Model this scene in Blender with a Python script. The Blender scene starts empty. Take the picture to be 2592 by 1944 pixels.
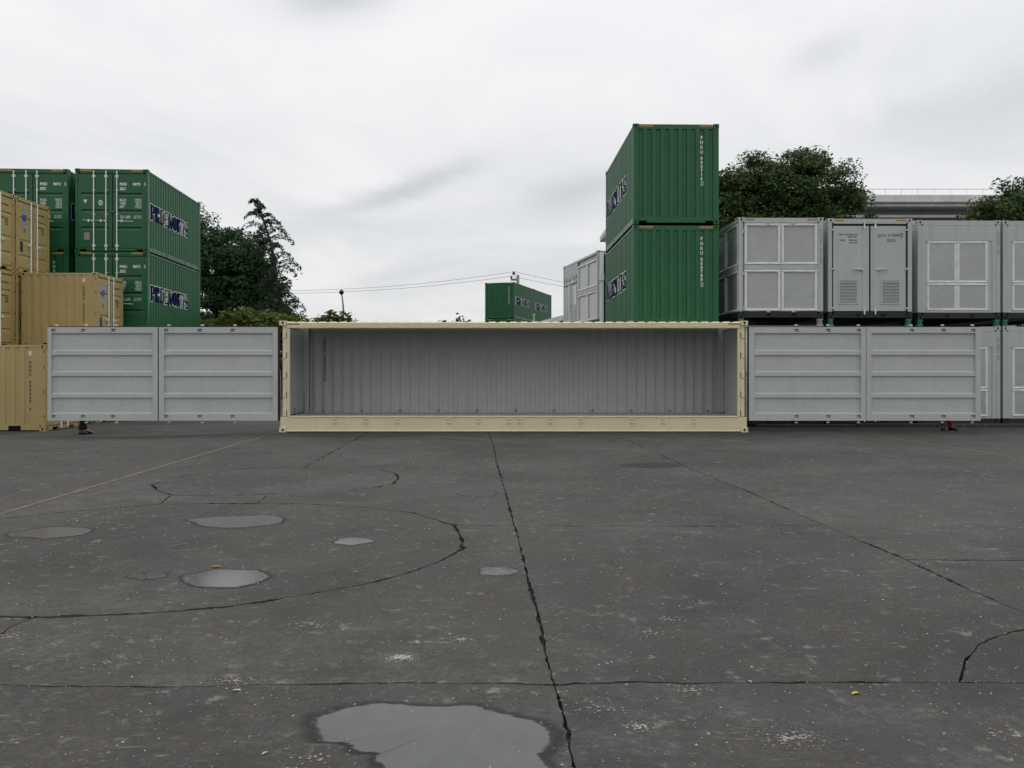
import bpy, math, random
import numpy as np
from mathutils import Matrix, Vector
from mathutils.geometry import delaunay_2d_cdt
random.seed(7); rng = np.random.default_rng(11)
R_ = math.radians
S = bpy.context.scene
COL = S.collection
# ------------------------------------------------------------------ camera
cam = bpy.data.objects.new('camera', bpy.data.cameras.new('camera'))
COL.objects.link(cam); S.camera = cam
cam.location = (0, 0, 1.58); cam.rotation_euler = (R_(90), 0, 0)
cam.data.sensor_width = 36; cam.data.lens = 29.82; cam.data.shift_y = -32/2592
cam.data.clip_start = .05; cam.data.clip_end = 3000
# ------------------------------------------------------------------ render settings
S.view_settings.view_transform = 'Standard'; S.view_settings.look = 'None'
S.view_settings.exposure = 0.0; S.view_settings.gamma = 1.0
S.view_settings.use_curve_mapping = False
S.render.engine = 'CYCLES'
S.cycles.use_denoising = True
S.cycles.max_bounces = 8
# ------------------------------------------------------------------ sky and sun
SUN_EL, SUN_AZ = R_(60), R_(12)
W = bpy.data.worlds.new('World'); S.world = W; W.use_nodes = True
NT = W.node_tree; NT.nodes.clear()
def nd(nt, t, **k):
    n = nt.nodes.new(t)
    for a, b in k.items():
        if a == 'ins':
            for i, v in b.items():
                if hasattr(v, 'is_output'): nt.links.new(v, n.inputs[i])
                else: n.inputs[i].default_value = v
        else: setattr(n, a, b)
    return n
def mth(nt, op, a, b=None, c=None, clamp=False):
    n = nd(nt, 'ShaderNodeMath', operation=op, use_clamp=clamp)
    for i, v in enumerate((a, b, c)):
        if v is None: continue
        if hasattr(v, 'is_output'): nt.links.new(v, n.inputs[i])
        else: n.inputs[i].default_value = v
    return n.outputs[0]
def mixc(nt, fac, a, b, mode='MIX'):
    n = nd(nt, 'ShaderNodeMix', data_type='RGBA', blend_type=mode)
    for i, v in ((0, fac), (6, a), (7, b)):
        if hasattr(v, 'is_output'): nt.links.new(v, n.inputs[i])
        else: n.inputs[i].default_value = v if i == 0 else (tuple(v)+(1,))[:4]
    return n.outputs[2]
def ramp(nt, fac, stops):
    n = nd(nt, 'ShaderNodeValToRGB', ins={0: fac})
    e = n.color_ramp.elements
    while len(e) < len(stops): e.new(.5)
    for i, (p, c) in enumerate(stops):
        e[i].position = p
        e[i].color = (c, c, c, 1) if isinstance(c, (int, float)) else tuple(c)+(1,)
    return n.outputs[0]
def noise(nt, vec, scale, detail=4, rough=.55, dist=0):
    return nd(nt, 'ShaderNodeTexNoise', ins={0: vec, 'Scale': scale, 'Detail': detail, 'Roughness': rough, 'Distortion': dist}).outputs[0]
def build_world():
    nt = NT
    sky = nd(nt, 'ShaderNodeTexSky', sky_type='NISHITA', sun_disc=False, sun_elevation=SUN_EL, sun_rotation=SUN_AZ)
    d = nd(nt, 'ShaderNodeTexCoord').outputs['Generated']
    x, y, z = nd(nt, 'ShaderNodeSeparateXYZ', ins={0: d}).outputs
    zz = mth(nt, 'ADD', mth(nt, 'MAXIMUM', z, 0.0), .14)
    pv = nd(nt, 'ShaderNodeCombineXYZ', ins={0: mth(nt, 'DIVIDE', x, zz), 1: mth(nt, 'DIVIDE', y, zz), 2: 0.3}).outputs[0]
    n1 = noise(nt, pv, .75, 7, .55, .6)
    n2 = noise(nt, pv, 2.3, 6, .6, .3)
    cl = ramp(nt, n1, [(.32, (.80, .815, .835)), (.48, (.92, .928, .94)), (.62, (1.0, 1.0, 1.0))])
    cl = mixc(nt, mth(nt, 'MULTIPLY', mth(nt, 'SUBTRACT', .62, n2, clamp=True), .5), cl, (.70, .72, .77))
    # individual grey cloud banks in the overcast
    yy = mth(nt, 'MAXIMUM', y, .04)
    u = mth(nt, 'ADD', mth(nt, 'DIVIDE', x, yy), mth(nt, 'MULTIPLY', mth(nt, 'SUBTRACT', n2, .5), .10))
    w = mth(nt, 'ADD', mth(nt, 'DIVIDE', z, yy), mth(nt, 'MULTIPLY', mth(nt, 'SUBTRACT', n1, .5), .10))
    for (cu, cw, a, b, rot, k) in ((-.119, .214, .085, .017, 18, .62), (-.20, .455, .09, .035, 5, .75), (.075, .20, .06, .022, 15, .45),
                                   (.375, .375, .05, .02, 25, .35), (-.30, .16, .10, .02, 5, .25), (.55, .30, .16, .03, 10, .3), (.15, .12, .2, .02, 3, .3)):
        c, s = math.cos(R_(rot)), math.sin(R_(rot))
        du = mth(nt, 'SUBTRACT', u, cu); dw = mth(nt, 'SUBTRACT', w, cw)
        p = mth(nt, 'DIVIDE', mth(nt, 'ADD', mth(nt, 'MULTIPLY', du, c), mth(nt, 'MULTIPLY', dw, s)), a)
        q = mth(nt, 'DIVIDE', mth(nt, 'SUBTRACT', mth(nt, 'MULTIPLY', dw, c), mth(nt, 'MULTIPLY', du, s)), b)
        g = mth(nt, 'POWER', 2.718, mth(nt, 'MULTIPLY', mth(nt, 'ADD', mth(nt, 'MULTIPLY', p, p), mth(nt, 'MULTIPLY', q, q)), -1.0))
        cl = mixc(nt, mth(nt, 'MULTIPLY', g, k), cl, (.52, .54, .60))
    up = mth(nt, 'MAXIMUM', z, 0.0)
    cl = mixc(nt, 1.0, cl, nd(nt, 'ShaderNodeCombineColor', ins={i: mth(nt, 'ADD', .87, mth(nt, 'MULTIPLY', up, .42)) for i in range(3)}).outputs[0], 'MULTIPLY')
    low = mth(nt, 'MULTIPLY', z, -12.0, clamp=True)
    cl = mixc(nt, low, cl, (.10, .10, .10))
    b1 = nd(nt, 'ShaderNodeBackground', ins={0: sky.outputs[0], 1: .05})
    b2 = nd(nt, 'ShaderNodeBackground', ins={0: cl, 1: 1.0})
    mx = nd(nt, 'ShaderNodeMixShader', ins={0: .93, 1: b1.outputs[0], 2: b2.outputs[0]})
    nd(nt, 'ShaderNodeOutputWorld', ins={0: mx.outputs[0]})
build_world()
sun = bpy.data.objects.new('sun', bpy.data.lights.new('sun', 'SUN')); COL.objects.link(sun)
sun.data.energy = .55; sun.data.angle = R_(25); sun.data.color = (1, .97, .92)
_d = Vector((math.sin(SUN_AZ)*math.cos(SUN_EL), math.cos(SUN_AZ)*math.cos(SUN_EL), math.sin(SUN_EL)))
sun.rotation_euler = _d.to_track_quat('Z', 'Y').to_euler()
sun.location = (0, 0, 60)

# ------------------------------------------------------------------ materials
MATS = {}
def newmat(name):
    m = bpy.data.materials.new(name); m.use_nodes = True
    nt = m.node_tree
    b = nt.nodes['Principled BSDF']
    MATS[name] = m
    return m, nt, b
def flat(name, col, rough=.5, metal=0, spec=.5):
    m, nt, b = newmat(name)
    b.inputs['Base Color'].default_value = tuple(col)+(1,)
    b.inputs['Roughness'].default_value = rough; b.inputs['Metallic'].default_value = metal
    b.inputs['Specular IOR Level'].default_value = spec
    return m
def paint(name, col, rough=.45, var=.10, dirt=.25, dirtcol=None, wave=.12, spec=.5):
    """sprayed steel: slightly uneven colour, run-down dirt, faint oil-canning"""
    m, nt, b = newmat(name)
    pos = nd(nt, 'ShaderNodeNewGeometry').outputs['Position']
    a = noise(nt, pos, 1.3, 5, .6)
    f = noise(nt, pos, 24, 3, .6)
    st = nd(nt, 'ShaderNodeMapping', ins={0: pos, 'Scale': (7, 7, .45)}).outputs[0]
    s = noise(nt, st, 1.0, 5, .65)
    c0 = tuple(x*(1-var) for x in col); c1 = tuple(min(1, x*(1+var*.7)) for x in col)
    c = mixc(nt, ramp(nt, a, [(.3, 0.), (.7, 1.)]), c0, c1)
    dc = dirtcol or tuple(x*.55+.02 for x in col)
    c = mixc(nt, mth(nt, 'MULTIPLY', ramp(nt, s, [(.52, 0.), (.75, 1.)]), dirt), c, dc)
    c = mixc(nt, mth(nt, 'MULTIPLY', ramp(nt, f, [(.62, 0.), (.72, 1.)]), dirt*.45), c, dc)
    nt.links.new(c, b.inputs['Base Color'])
    nt.links.new(mth(nt, 'ADD', rough-.08, mth(nt, 'MULTIPLY', s, .2)), b.inputs['Roughness'])
    b.inputs['Specular IOR Level'].default_value = spec*.8
    big = noise(nt, pos, 1.8, 2, .5)
    bp = nd(nt, 'ShaderNodeBump', ins={'Strength': wave, 'Distance': .03, 'Height': big})
    nt.links.new(bp.outputs[0], b.inputs['Normal'])
    return m
paint('cream_paint', (.68, .605, .40), .45, .05, .22)
paint('inside_paint', (.43, .445, .435), .6, .05, .18)
paint('door_paint', (.45, .47, .455), .5, .05, .20, wave=.35)
paint('white_paint', (.44, .46, .45), .42, .05, .25)
paint('tan_paint', (.41, .315, .135), .5, .07, .28)
paint('green_paint', (.012, .104, .038), .40, .10, .22, wave=.3, spec=.5)
paint('black_paint', (.012, .014, .018), .5, .1, .3, (.05, .045, .04))
paint('galvanised_steel', (.62, .64, .64), .38, .12, .3)
paint('twistlock_green', (.05, .22, .13), .5, .15, .4)
paint('concrete_pale', (.34, .34, .335), .8, .14, .5)
paint('concrete_blue', (.34, .37, .41), .7, .15, .4)
paint('trim_concrete', (.70, .69, .665), .8, .14, .5)
paint('grey_metal', (.20, .21, .22), .45, .1, .3)
paint('wood_dark', (.055, .045, .034), .7, .3, .7, (.16, .14, .11))
flat('black_rubber', (.006, .006, .007), .6)
flat('hole_dark', (.004, .004, .004), .9)  # shade inside holes, slots, pockets and vents, put into the colour
flat('white_print', (.72, .74, .72), .55)
flat('navy_print', (.004, .007, .055), .75, 0, .12)
flat('blue_print', (.05, .09, .30), .55)
flat('black_print', (.03, .028, .022), .6)
flat('faint_print', (.17, .18, .18), .6)
flat('red_print', (.45, .05, .04), .5)
flat('yellow_print', (.72, .42, .05), .5)
flat('plate_grey', (.28, .25, .23), .45, .3)
flat('dark_plate', (.03, .045, .03), .4)
flat('skin', (.42, .25, .17), .55)
flat('hair', (.015, .012, .010), .6)
flat('shoe_leather', (.012, .012, .013), .45)
flat('cable_black', (.02, .02, .022), .6)
def cloth(name, col):
    m, nt, b = newmat(name)
    pos = nd(nt, 'ShaderNodeNewGeometry').outputs['Position']
    n = noise(nt, pos, 9, 4)
    nt.links.new(mixc(nt, n, tuple(c*.6 for c in col), tuple(c*1.3 for c in col)), b.inputs['Base Color'])
    b.inputs['Roughness'].default_value = .9
    nt.links.new(nd(nt, 'ShaderNodeBump', ins={'Strength': .5, 'Distance': .02, 'Height': noise(nt, pos, 22, 3)}).outputs[0], b.inputs['Normal'])
cloth('dark_trousers', (.014, .017, .022)); cloth('maroon_trousers', (.32, .018, .022))
cloth('blue_jacket', (.03, .05, .11)); cloth('grey_jacket', (.16, .16, .17))
def film_mat():
    m, nt, b = newmat('cover_film')
    pos = nd(nt, 'ShaderNodeNewGeometry').outputs['Position']
    n = noise(nt, pos, 2.2, 3, .5)
    nt.links.new(mixc(nt, n, (.31, .32, .325), (.40, .41, .41)), b.inputs['Base Color'])
    b.inputs['Roughness'].default_value = .22
    b.inputs['Specular IOR Level'].default_value = .7
    nt.links.new(nd(nt, 'ShaderNodeBump', ins={'Strength': .25, 'Distance': .05, 'Height': noise(nt, pos, 3.5, 3)}).outputs[0], b.inputs['Normal'])
    m, nt, b = newmat('masking_tape')
    pos = nd(nt, 'ShaderNodeNewGeometry').outputs['Position']
    n = noise(nt, pos, 7, 4, .6)
    nt.links.new(mixc(nt, n, (.62, .64, .64), (.80, .81, .81)), b.inputs['Base Color'])
    b.inputs['Roughness'].default_value = .45
    nt.links.new(nd(nt, 'ShaderNodeBump', ins={'Strength': .7, 'Distance': .03, 'Height': noise(nt, pos, 14, 4)}).outputs[0], b.inputs['Normal'])
film_mat()
def leaf_mat(name, c0, c1, c2):
    m, nt, b = newmat(name)
    r = nd(nt, 'ShaderNodeNewGeometry').outputs['Random Per Island']
    nt.links.new(ramp(nt, r, [(0, c0), (.55, c1), (.93, c1), (1, c2)]), b.inputs['Base Color'])
    b.inputs['Roughness'].default_value = .55
    b.inputs['Specular IOR Level'].default_value = .25
    tr = nd(nt, 'ShaderNodeBsdfTranslucent', ins={0: tuple(x*1.3 for x in c1)+(1,)})
    mx = nd(nt, 'ShaderNodeMixShader', ins={0: .28, 1: b.outputs[0], 2: tr.outputs[0]})
    nt.links.new(mx.outputs[0], nt.nodes['Material Output'].inputs[0])
leaf_mat('leaf_dark', (.018, .046, .018), (.040, .092, .030), (.09, .15, .05))
leaf_mat('leaf_olive', (.030, .058, .016), (.062, .108, .030), (.14, .17, .05))
leaf_mat('leaf_conifer', (.020, .040, .022), (.042, .074, .038), (.08, .11, .06))
leaf_mat('leaf_bright', (.045, .065, .012), (.11, .145, .028), (.26, .24, .04))
leaf_mat('leaf_shrub', (.03, .05, .012), (.075, .10, .025), (.17, .17, .05))
paint('bark', (.055, .045, .035), .9, .3, .4)

def ground_mat(name, tint, seed):
    m, nt, b = newmat(name)
    pos0 = nd(nt, 'ShaderNodeNewGeometry').outputs['Position']
    pos = nd(nt, 'ShaderNodeMapping', ins={0: pos0, 'Location': (seed, seed*.7, 0)}).outputs[0]
    n1 = noise(nt, pos, .33, 5, .6, .4)
    n2 = noise(nt, pos, 2.4, 7, .65, .3)
    n3 = noise(nt, pos, 42, 4, .7)
    n4 = noise(nt, pos, 7.5, 6, .7)
    t = lambda k: tuple(k*x for x in tint)
    c = mixc(nt, ramp(nt, n1, [(.38, 0.), (.62, 1.)]), t(.026), t(.057))
    c = mixc(nt, ramp(nt, n2, [(.33, 0.), (.68, 1.)]), mixc(nt, 1.0, c, (.52, .52, .515), 'MULTIPLY'), mixc(nt, 1.0, c, (1.55, 1.55, 1.53), 'MULTIPLY'))
    br = mth(nt, 'MULTIPLY', ramp(nt, noise(nt, pos, .9, 5, .6, .8), [(.46, 0.), (.70, 1.)]), .65)
    c = mixc(nt, br, c, (.054, .047, .036))
    n5 = noise(nt, pos, 16, 6, .75)
    c = mixc(nt, ramp(nt, n5, [(.34, 0.), (.66, 1.)]), mixc(nt, 1.0, c, (.60, .60, .60), 'MULTIPLY'), mixc(nt, 1.0, c, (1.45, 1.45, 1.43), 'MULTIPLY'))
    c = mixc(nt, mth(nt, 'MULTIPLY', ramp(nt, n3, [(.30, 1.), (.55, 0.)]), .45), c, (.022, .021, .020))
    c = mixc(nt, mth(nt, 'MULTIPLY', ramp(nt, n3, [(.55, 0.), (.75, 1.)]), .30), c, (.14, .135, .125))
    # pale scuffs and cement smears: broken patches with ragged edges
    sm = mth(nt, 'MULTIPLY', ramp(nt, n4, [(.57, 0.), (.66, 1.)]), ramp(nt, noise(nt, pos, 1.5, 4, .6), [(.42, 0.), (.58, 1.)]))
    c = mixc(nt, mth(nt, 'MULTIPLY', sm, .85), c, (.19, .184, .168))
    st = nd(nt, 'ShaderNodeMapping', ins={0: pos, 'Rotation': (0, 0, .35), 'Scale': (1.0, 5.5, 1)}).outputs[0]
    sc = mth(nt, 'MULTIPLY', ramp(nt, noise(nt, st, 5.5, 5, .7), [(.60, 0.), (.68, 1.)]), ramp(nt, noise(nt, pos, .8, 3), [(.42, 0.), (.6, 1.)]))
    c = mixc(nt, mth(nt, 'MULTIPLY', sc, .8), c, (.21, .20, .18))
    # grit
    for scl, th, colr, lo in ((38, .07, (.20, .192, .17), .6), (66, .10, (.18, .165, .13), .55), (15, .03, (.34, .33, .29), .5), (21, .06, (.008, .008, .008), .5)):
        v = nd(nt, 'ShaderNodeTexVoronoi', ins={0: pos, 'Scale': scl})
        sp = mth(nt, 'LESS_THAN', v.outputs['Distance'], mth(nt, 'MULTIPLY', nd(nt, 'ShaderNodeSeparateColor', ins={0: v.outputs['Color']}).outputs[0], th*2))
        sel = mth(nt, 'GREATER_THAN', nd(nt, 'ShaderNodeSeparateColor', ins={0: v.outputs['Color']}).outputs[1], lo)
        c = mixc(nt, mth(nt, 'MULTIPLY', mth(nt, 'MULTIPLY', sp, sel), .8), c, colr)
    # dark oil and damp patches
    oil = ramp(nt, noise(nt, pos, 1.15, 5, .6, .5), [(.54, 0.), (.68, 1.)])
    c = mixc(nt, mth(nt, 'MULTIPLY', oil, .6), c, (.022, .022, .023))
    nt.links.new(c, b.inputs['Base Color'])
    nt.links.new(mth(nt, 'SUBTRACT', mth(nt, 'ADD', .40, mth(nt, 'MULTIPLY', mth(nt, 'ADD', n2, n5), .42)), mth(nt, 'MULTIPLY', oil, .12)), b.inputs['Roughness'])
    b.inputs['Specular IOR Level'].default_value = .45
    hsum = mth(nt, 'ADD', mth(nt, 'MULTIPLY', n3, .35), mth(nt, 'ADD', mth(nt, 'MULTIPLY', n4, .5), n2))
    nt.links.new(nd(nt, 'ShaderNodeBump', ins={'Strength': .8, 'Distance': .016, 'Height': hsum}).outputs[0], b.inputs['Normal'])
    return m
SLABM = [ground_mat('slab_concrete', (1.03, .985, .94), 0), ground_mat('slab_concrete_olive', (1.0, .965, .86), 17), ground_mat('slab_concrete_grey', (1.02, .98, .955), 31)]
ground_mat('joint_dirt', (.14, .135, .13), 5)
def water_mats():
    m, nt, b = newmat('puddle_film')
    pos = nd(nt, 'ShaderNodeNewGeometry').outputs['Position']
    wet = nd(nt, 'ShaderNodeAttribute', attribute_name='wet').outputs['Fac']; wat = nd(nt, 'ShaderNodeAttribute', attribute_name='water').outputs['Fac']
    n = noise(nt, pos, 4.5, 6, .65, .6); g = noise(nt, pos, 42, 4, .7); q = noise(nt, pos, 14, 5, .7)
    wat = mth(nt, 'ADD', wat, mth(nt, 'MULTIPLY', mth(nt, 'SUBTRACT', mth(nt, 'ADD', n, q), 1.0), .9), clamp=True)
    damp = mixc(nt, q, (.020, .020, .020), (.045, .046, .047))
    silt = mixc(nt, n, (.078, .081, .084), (.132, .135, .136))
    c = mixc(nt, ramp(nt, wat, [(.12, 0.), (.55, 1.)]), damp, silt)
    c = mixc(nt, mth(nt, 'MULTIPLY', ramp(nt, g, [(.62, 0.), (.70, 1.)]), mth(nt, 'SUBTRACT', .55, mth(nt, 'MULTIPLY', wat, .45))), c, (.24, .235, .22))
    nt.links.new(c, b.inputs['Base Color']); b.inputs['IOR'].default_value = 1.33; b.inputs['Specular IOR Level'].default_value = .24
    nt.links.new(ramp(nt, wat, [(.10, .55), (.40, .22), (.8, .10)]), b.inputs['Roughness'])
    nt.links.new(nd(nt, 'ShaderNodeBump', ins={'Strength': mth(nt, 'SUBTRACT', .6, wat, clamp=True), 'Distance': .01, 'Height': q}).outputs[0], b.inputs['Normal'])
    al = mth(nt, 'MULTIPLY', wet, mth(nt, 'ADD', .65, mth(nt, 'MULTIPLY', q, .6)), clamp=True)
    al = mth(nt, 'MULTIPLY', al, 1.12, clamp=True)
    mx = nd(nt, 'ShaderNodeMixShader', ins={0: al, 1: nd(nt, 'ShaderNodeBsdfTransparent').outputs[0], 2: b.outputs[0]})
    nt.links.new(mx.outputs[0], nt.nodes['Material Output'].inputs[0])
    m, nt, b = newmat('puddle_water')
    pos = nd(nt, 'ShaderNodeNewGeometry').outputs['Position']
    n = noise(nt, pos, 5, 5, .6)
    g = noise(nt, pos, 45, 3, .6)
    c = mixc(nt, n, (.065, .067, .068), (.105, .107, .108))
    c = mixc(nt, mth(nt, 'MULTIPLY', ramp(nt, g, [(.64, 0.), (.70, 1.)]), .5), c, (.25, .245, .23))
    nt.links.new(c, b.inputs['Base Color'])
    nt.links.new(ramp(nt, n, [(.35, .10), (.7, .22)]), b.inputs['Roughness'])
    b.inputs['IOR'].default_value = 1.33
    m, nt, b = newmat('damp_concrete')
    pos = nd(nt, 'ShaderNodeNewGeometry').outputs['Position']
    n = noise(nt, pos, 6, 6, .65); g = noise(nt, pos, 40, 3, .65)
    c = mixc(nt, n, (.052, .054, .056), (.085, .088, .090))
    c = mixc(nt, mth(nt, 'MULTIPLY', ramp(nt, g, [(.60, 0.), (.68, 1.)]), .5), c, (.24, .23, .21))
    nt.links.new(c, b.inputs['Base Color'])
    nt.links.new(ramp(nt, n, [(.3, .22), (.7, .38)]), b.inputs['Roughness'])
    b.inputs['IOR'].default_value = 1.33
    m, nt, b = newmat('wet_edge')
    b.inputs['Base Color'].default_value = (.026, .026, .026, 1); b.inputs['Roughness'].default_value = .6
    for nm, col, lo in (('worn_yellow', (.20, .135, .06), .50), ('worn_white', (.17, .17, .165), .5), ('cement_white', (.34, .33, .30), .40)):
        m, nt, b = newmat(nm)
        pos = nd(nt, 'ShaderNodeNewGeometry').outputs['Position']
        f = ramp(nt, noise(nt, pos, 6, 6, .7), [(lo-.08, 0.), (lo+.14, 1.)])
        nt.links.new(mixc(nt, f, (.072, .068, .058), col), b.inputs['Base Color'])
        b.inputs['Roughness'].default_value = .8
water_mats()

# ------------------------------------------------------------------ mesh helpers
class MB:
    def __init__(s): s.v = []; s.f = []; s.m = []; s.sm = []
    def poly(s, pts, mi=0, smooth=False):
        i = len(s.v); s.v += [tuple(p) for p in pts]; s.f.append(tuple(range(i, i+len(pts)))); s.m.append(mi); s.sm.append(smooth)
    def box(s, x0, x1, y0, y1, z0, z1, mi=0, c=0.0):
        if x0 > x1: x0, x1 = x1, x0
        if y0 > y1: y0, y1 = y1, y0
        if z0 > z1: z0, z1 = z1, z0
        i = len(s.v)
        if c <= 0:
            s.v += [(x, y, z) for x in (x0, x1) for y in (y0, y1) for z in (z0, z1)]
            F = [(0, 1, 3, 2), (4, 6, 7, 5), (0, 4, 5, 1), (2, 3, 7, 6), (0, 2, 6, 4), (1, 5, 7, 3)]
        else:
            c = min(c, (x1-x0)*.45, (y1-y0)*.45, (z1-z0)*.45)
            V = {}
            for a, (X, sx) in enumerate(((x0, 1), (x1, -1))):
                for b_, (Y, sy) in enumerate(((y0, 1), (y1, -1))):
                    for d, (Z, sz) in enumerate(((z0, 1), (z1, -1))):
                        for ax in range(3):
                            V[a, b_, d, ax] = len(V)
                            s.v.append((X+(c*sx if ax != 0 else 0), Y+(c*sy if ax != 1 else 0), Z+(c*sz if ax != 2 else 0)))
            F = []
            for a in (0, 1):
                F.append(tuple(V[a, p, q, 0] for p, q in ((0, 0), (0, 1), (1, 1), (1, 0))))
                F.append(tuple(V[p, a, q, 1] for p, q in ((0, 0), (1, 0), (1, 1), (0, 1))))
                F.append(tuple(V[p, q, a, 2] for p, q in ((0, 0), (0, 1), (1, 1), (1, 0))))
            for p in (0, 1):
                for q in (0, 1):
                    F.append((V[0, p, q, 1], V[1, p, q, 1], V[1, p, q, 2], V[0, p, q, 2]))
                    F.append((V[p, 0, q, 0], V[p, 1, q, 0], V[p, 1, q, 2], V[p, 0, q, 2]))
                    F.append((V[p, q, 0, 0], V[p, q, 1, 0], V[p, q, 1, 1], V[p, q, 0, 1]))
                    for r in (0, 1): F.append((V[p, q, r, 0], V[p, q, r, 1], V[p, q, r, 2]))
        for f in F: s.f.append(tuple(i+k for k in f)); s.m.append(mi); s.sm.append(False)
    def tube(s, pts, r, n=8, mi=0, caps=True):
        pts = [Vector(p) for p in pts]; rs = r if isinstance(r, (list, tuple)) else [r]*len(pts)
        i0 = len(s.v)
        for k, p in enumerate(pts):
            t = (pts[min(k+1, len(pts)-1)]-pts[max(k-1, 0)]).normalized()
            a = t.cross(Vector((0, 0, 1)) if abs(t.z) < .9 else Vector((1, 0, 0))).normalized(); b = t.cross(a)
            for j in range(n):
                q = p+(a*math.cos(2*math.pi*j/n)+b*math.sin(2*math.pi*j/n))*rs[k]; s.v.append(tuple(q))
        for k in range(len(pts)-1):
            for j in range(n):
                a = i0+k*n+j; b = i0+k*n+(j+1) % n
                s.f.append((a, b, b+n, a+n)); s.m.append(mi); s.sm.append(True)
        if caps:
            for k in (0, len(pts)-1):
                s.f.append(tuple(i0+k*n+j for j in range(n))); s.m.append(mi); s.sm.append(False)
    def prism(s, pts, ax, a0, a1, mi=0):
        """polygon pts in the plane across axis ax, swept from a0 to a1"""
        def P(p, a): return {'x': (a, p[0], p[1]), 'y': (p[0], a, p[1]), 'z': (p[0], p[1], a)}[ax]
        n = len(pts)
        s.poly([P(p, a0) for p in pts], mi); s.poly([P(p, a1) for p in pts], mi)
        for k in range(n):
            p, q = pts[k], pts[(k+1) % n]
            s.poly([P(p, a0), P(q, a0), P(q, a1), P(p, a1)], mi)
    def mesh(s, name):
        me = bpy.data.meshes.new(name); me.from_pydata(s.v, [], s.f)
        me.polygons.foreach_set('material_index', s.m); me.polygons.foreach_set('use_smooth', s.sm)
        me.update(); return me
def obj(name, mb, mats, parent=None, loc=None, rot=None):
    me = mb.mesh(name) if isinstance(mb, MB) else mb
    o = bpy.data.objects.new(name, me)
    if mats is not None:
        if len(me.materials): me.materials.clear()
        for m in ([mats] if isinstance(mats, str) else mats): me.materials.append(MATS[m])
    COL.objects.link(o)
    if name == 'marking': o['kind'] = 'stuff'
    if parent: o.parent = parent
    if loc: o.location = loc
    if rot: o.rotation_euler = rot
    return o
def again(o, parent=None, loc=None, rot=None):
    c = o.copy(); COL.objects.link(c); c.parent = parent or o.parent
    if loc: c.location = loc
    if rot: c.rotation_euler = rot
    return c
def tag(o, label=None, cat=None, group=None, kind=None):
    for k, v in (('label', label), ('category', cat), ('group', group), ('kind', kind)):
        if v: o[k] = v
    return o
def thing(name, loc, rz, label, cat, group=None):
    o = bpy.data.objects.new(name, None); COL.objects.link(o); o.empty_display_size = .3
    o.location = loc; o.rotation_euler = (0, 0, rz)
    return tag(o, label, cat, group)
def kids(o): return [c for c in bpy.data.objects if c.parent == o]
def dup(root, loc, rz, label):
    ch = {}
    for o in bpy.data.objects:
        if o.parent: ch.setdefault(o.parent.name, []).append(o)
    def cp(o, par):
        c = o.copy(); COL.objects.link(c); c.parent = par
        for k in ch.get(o.name, []): cp(k, c)
        return c
    r = cp(root, None); r.location = loc; r.rotation_euler = (0, 0, rz); r['label'] = label
    return r
# text: flat print as a mesh, in the XY plane
def text_mesh(body, size, align='LEFT', bold=0.0, line=1.0, sx=1.0, char=1.0):
    cu = bpy.data.curves.new('txt', 'FONT'); cu.body = body; cu.size = size; cu.align_x = align; cu.align_y = 'TOP'
    cu.offset = bold; cu.space_line = line; cu.space_character = char; cu.resolution_u = 2
    o = bpy.data.objects.new('txt', cu)
    me = bpy.data.meshes.new_from_object(o)
    bpy.data.objects.remove(o); bpy.data.curves.remove(cu)
    if sx != 1: me.transform(Matrix.Diagonal((sx, 1, 1, 1)))
    return me
FACE = {'-y': 0, '+x': 90, '+y': 180, '-x': -90}
def on_face(me, face, x, y, z):
    me.transform(Matrix.Translation((x, y, z)) @ Matrix.Rotation(R_(FACE[face]), 4, 'Z') @ Matrix.Rotation(R_(90), 4, 'X')); return me
def join_mesh(ms):
    mb = MB()
    for me in ms:
        i = len(mb.v); mb.v += [tuple(v.co) for v in me.vertices]
        for p in me.polygons: mb.f.append(tuple(i+k for k in p.vertices)); mb.m.append(0); mb.sm.append(False)
        bpy.data.meshes.remove(me)
    return mb
def frame_bars(mb, x0, x1, z0, z1, t, y):
    mb.poly([(x0, y, z0), (x1, y, z0), (x1-t, y, z0+t), (x0+t, y, z0+t)]); mb.poly([(x0, y, z1), (x1, y, z1), (x1-t, y, z1-t), (x0+t, y, z1-t)])
    mb.poly([(x0, y, z0), (x0+t, y, z0+t), (x0+t, y, z1-t), (x0, y, z1)]); mb.poly([(x1, y, z0), (x1-t, y, z0+t), (x1-t, y, z1-t), (x1, y, z1)])
# corrugated sheet profile: list of (u, v) with v = 0 outside and -dep inside
def profile(u0, u1, pitch, of, sl, dep):
    n = max(1, round((u1-u0-of)/pitch)); p = (u1-u0-of)/n; k = p/pitch
    out = [(u0, 0)]
    for i in range(n):
        a = u0+i*p+of
        out += [(a, 0), (a+sl*k, -dep), (a+p-of-sl*k, -dep), (a+p-of, 0)]
    # the flat after each groove
    out = [(u0, 0)]
    for i in range(n):
        a = u0+i*p
        out += [(a+of, 0), (a+of+sl, -dep), (a+p-sl, -dep), (a+p, 0)]
    out.append((u1, 0))
    return out
def sheet(mb, prof, z0, z1, fn, mi=0):
    i = len(mb.v)
    for u, v in prof: mb.v += [fn(u, v, z0), fn(u, v, z1)]
    for k in range(len(prof)-1):
        a = i+2*k; mb.f.append((a, a+2, a+3, a+1)); mb.m.append(mi); mb.sm.append(False)

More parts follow.
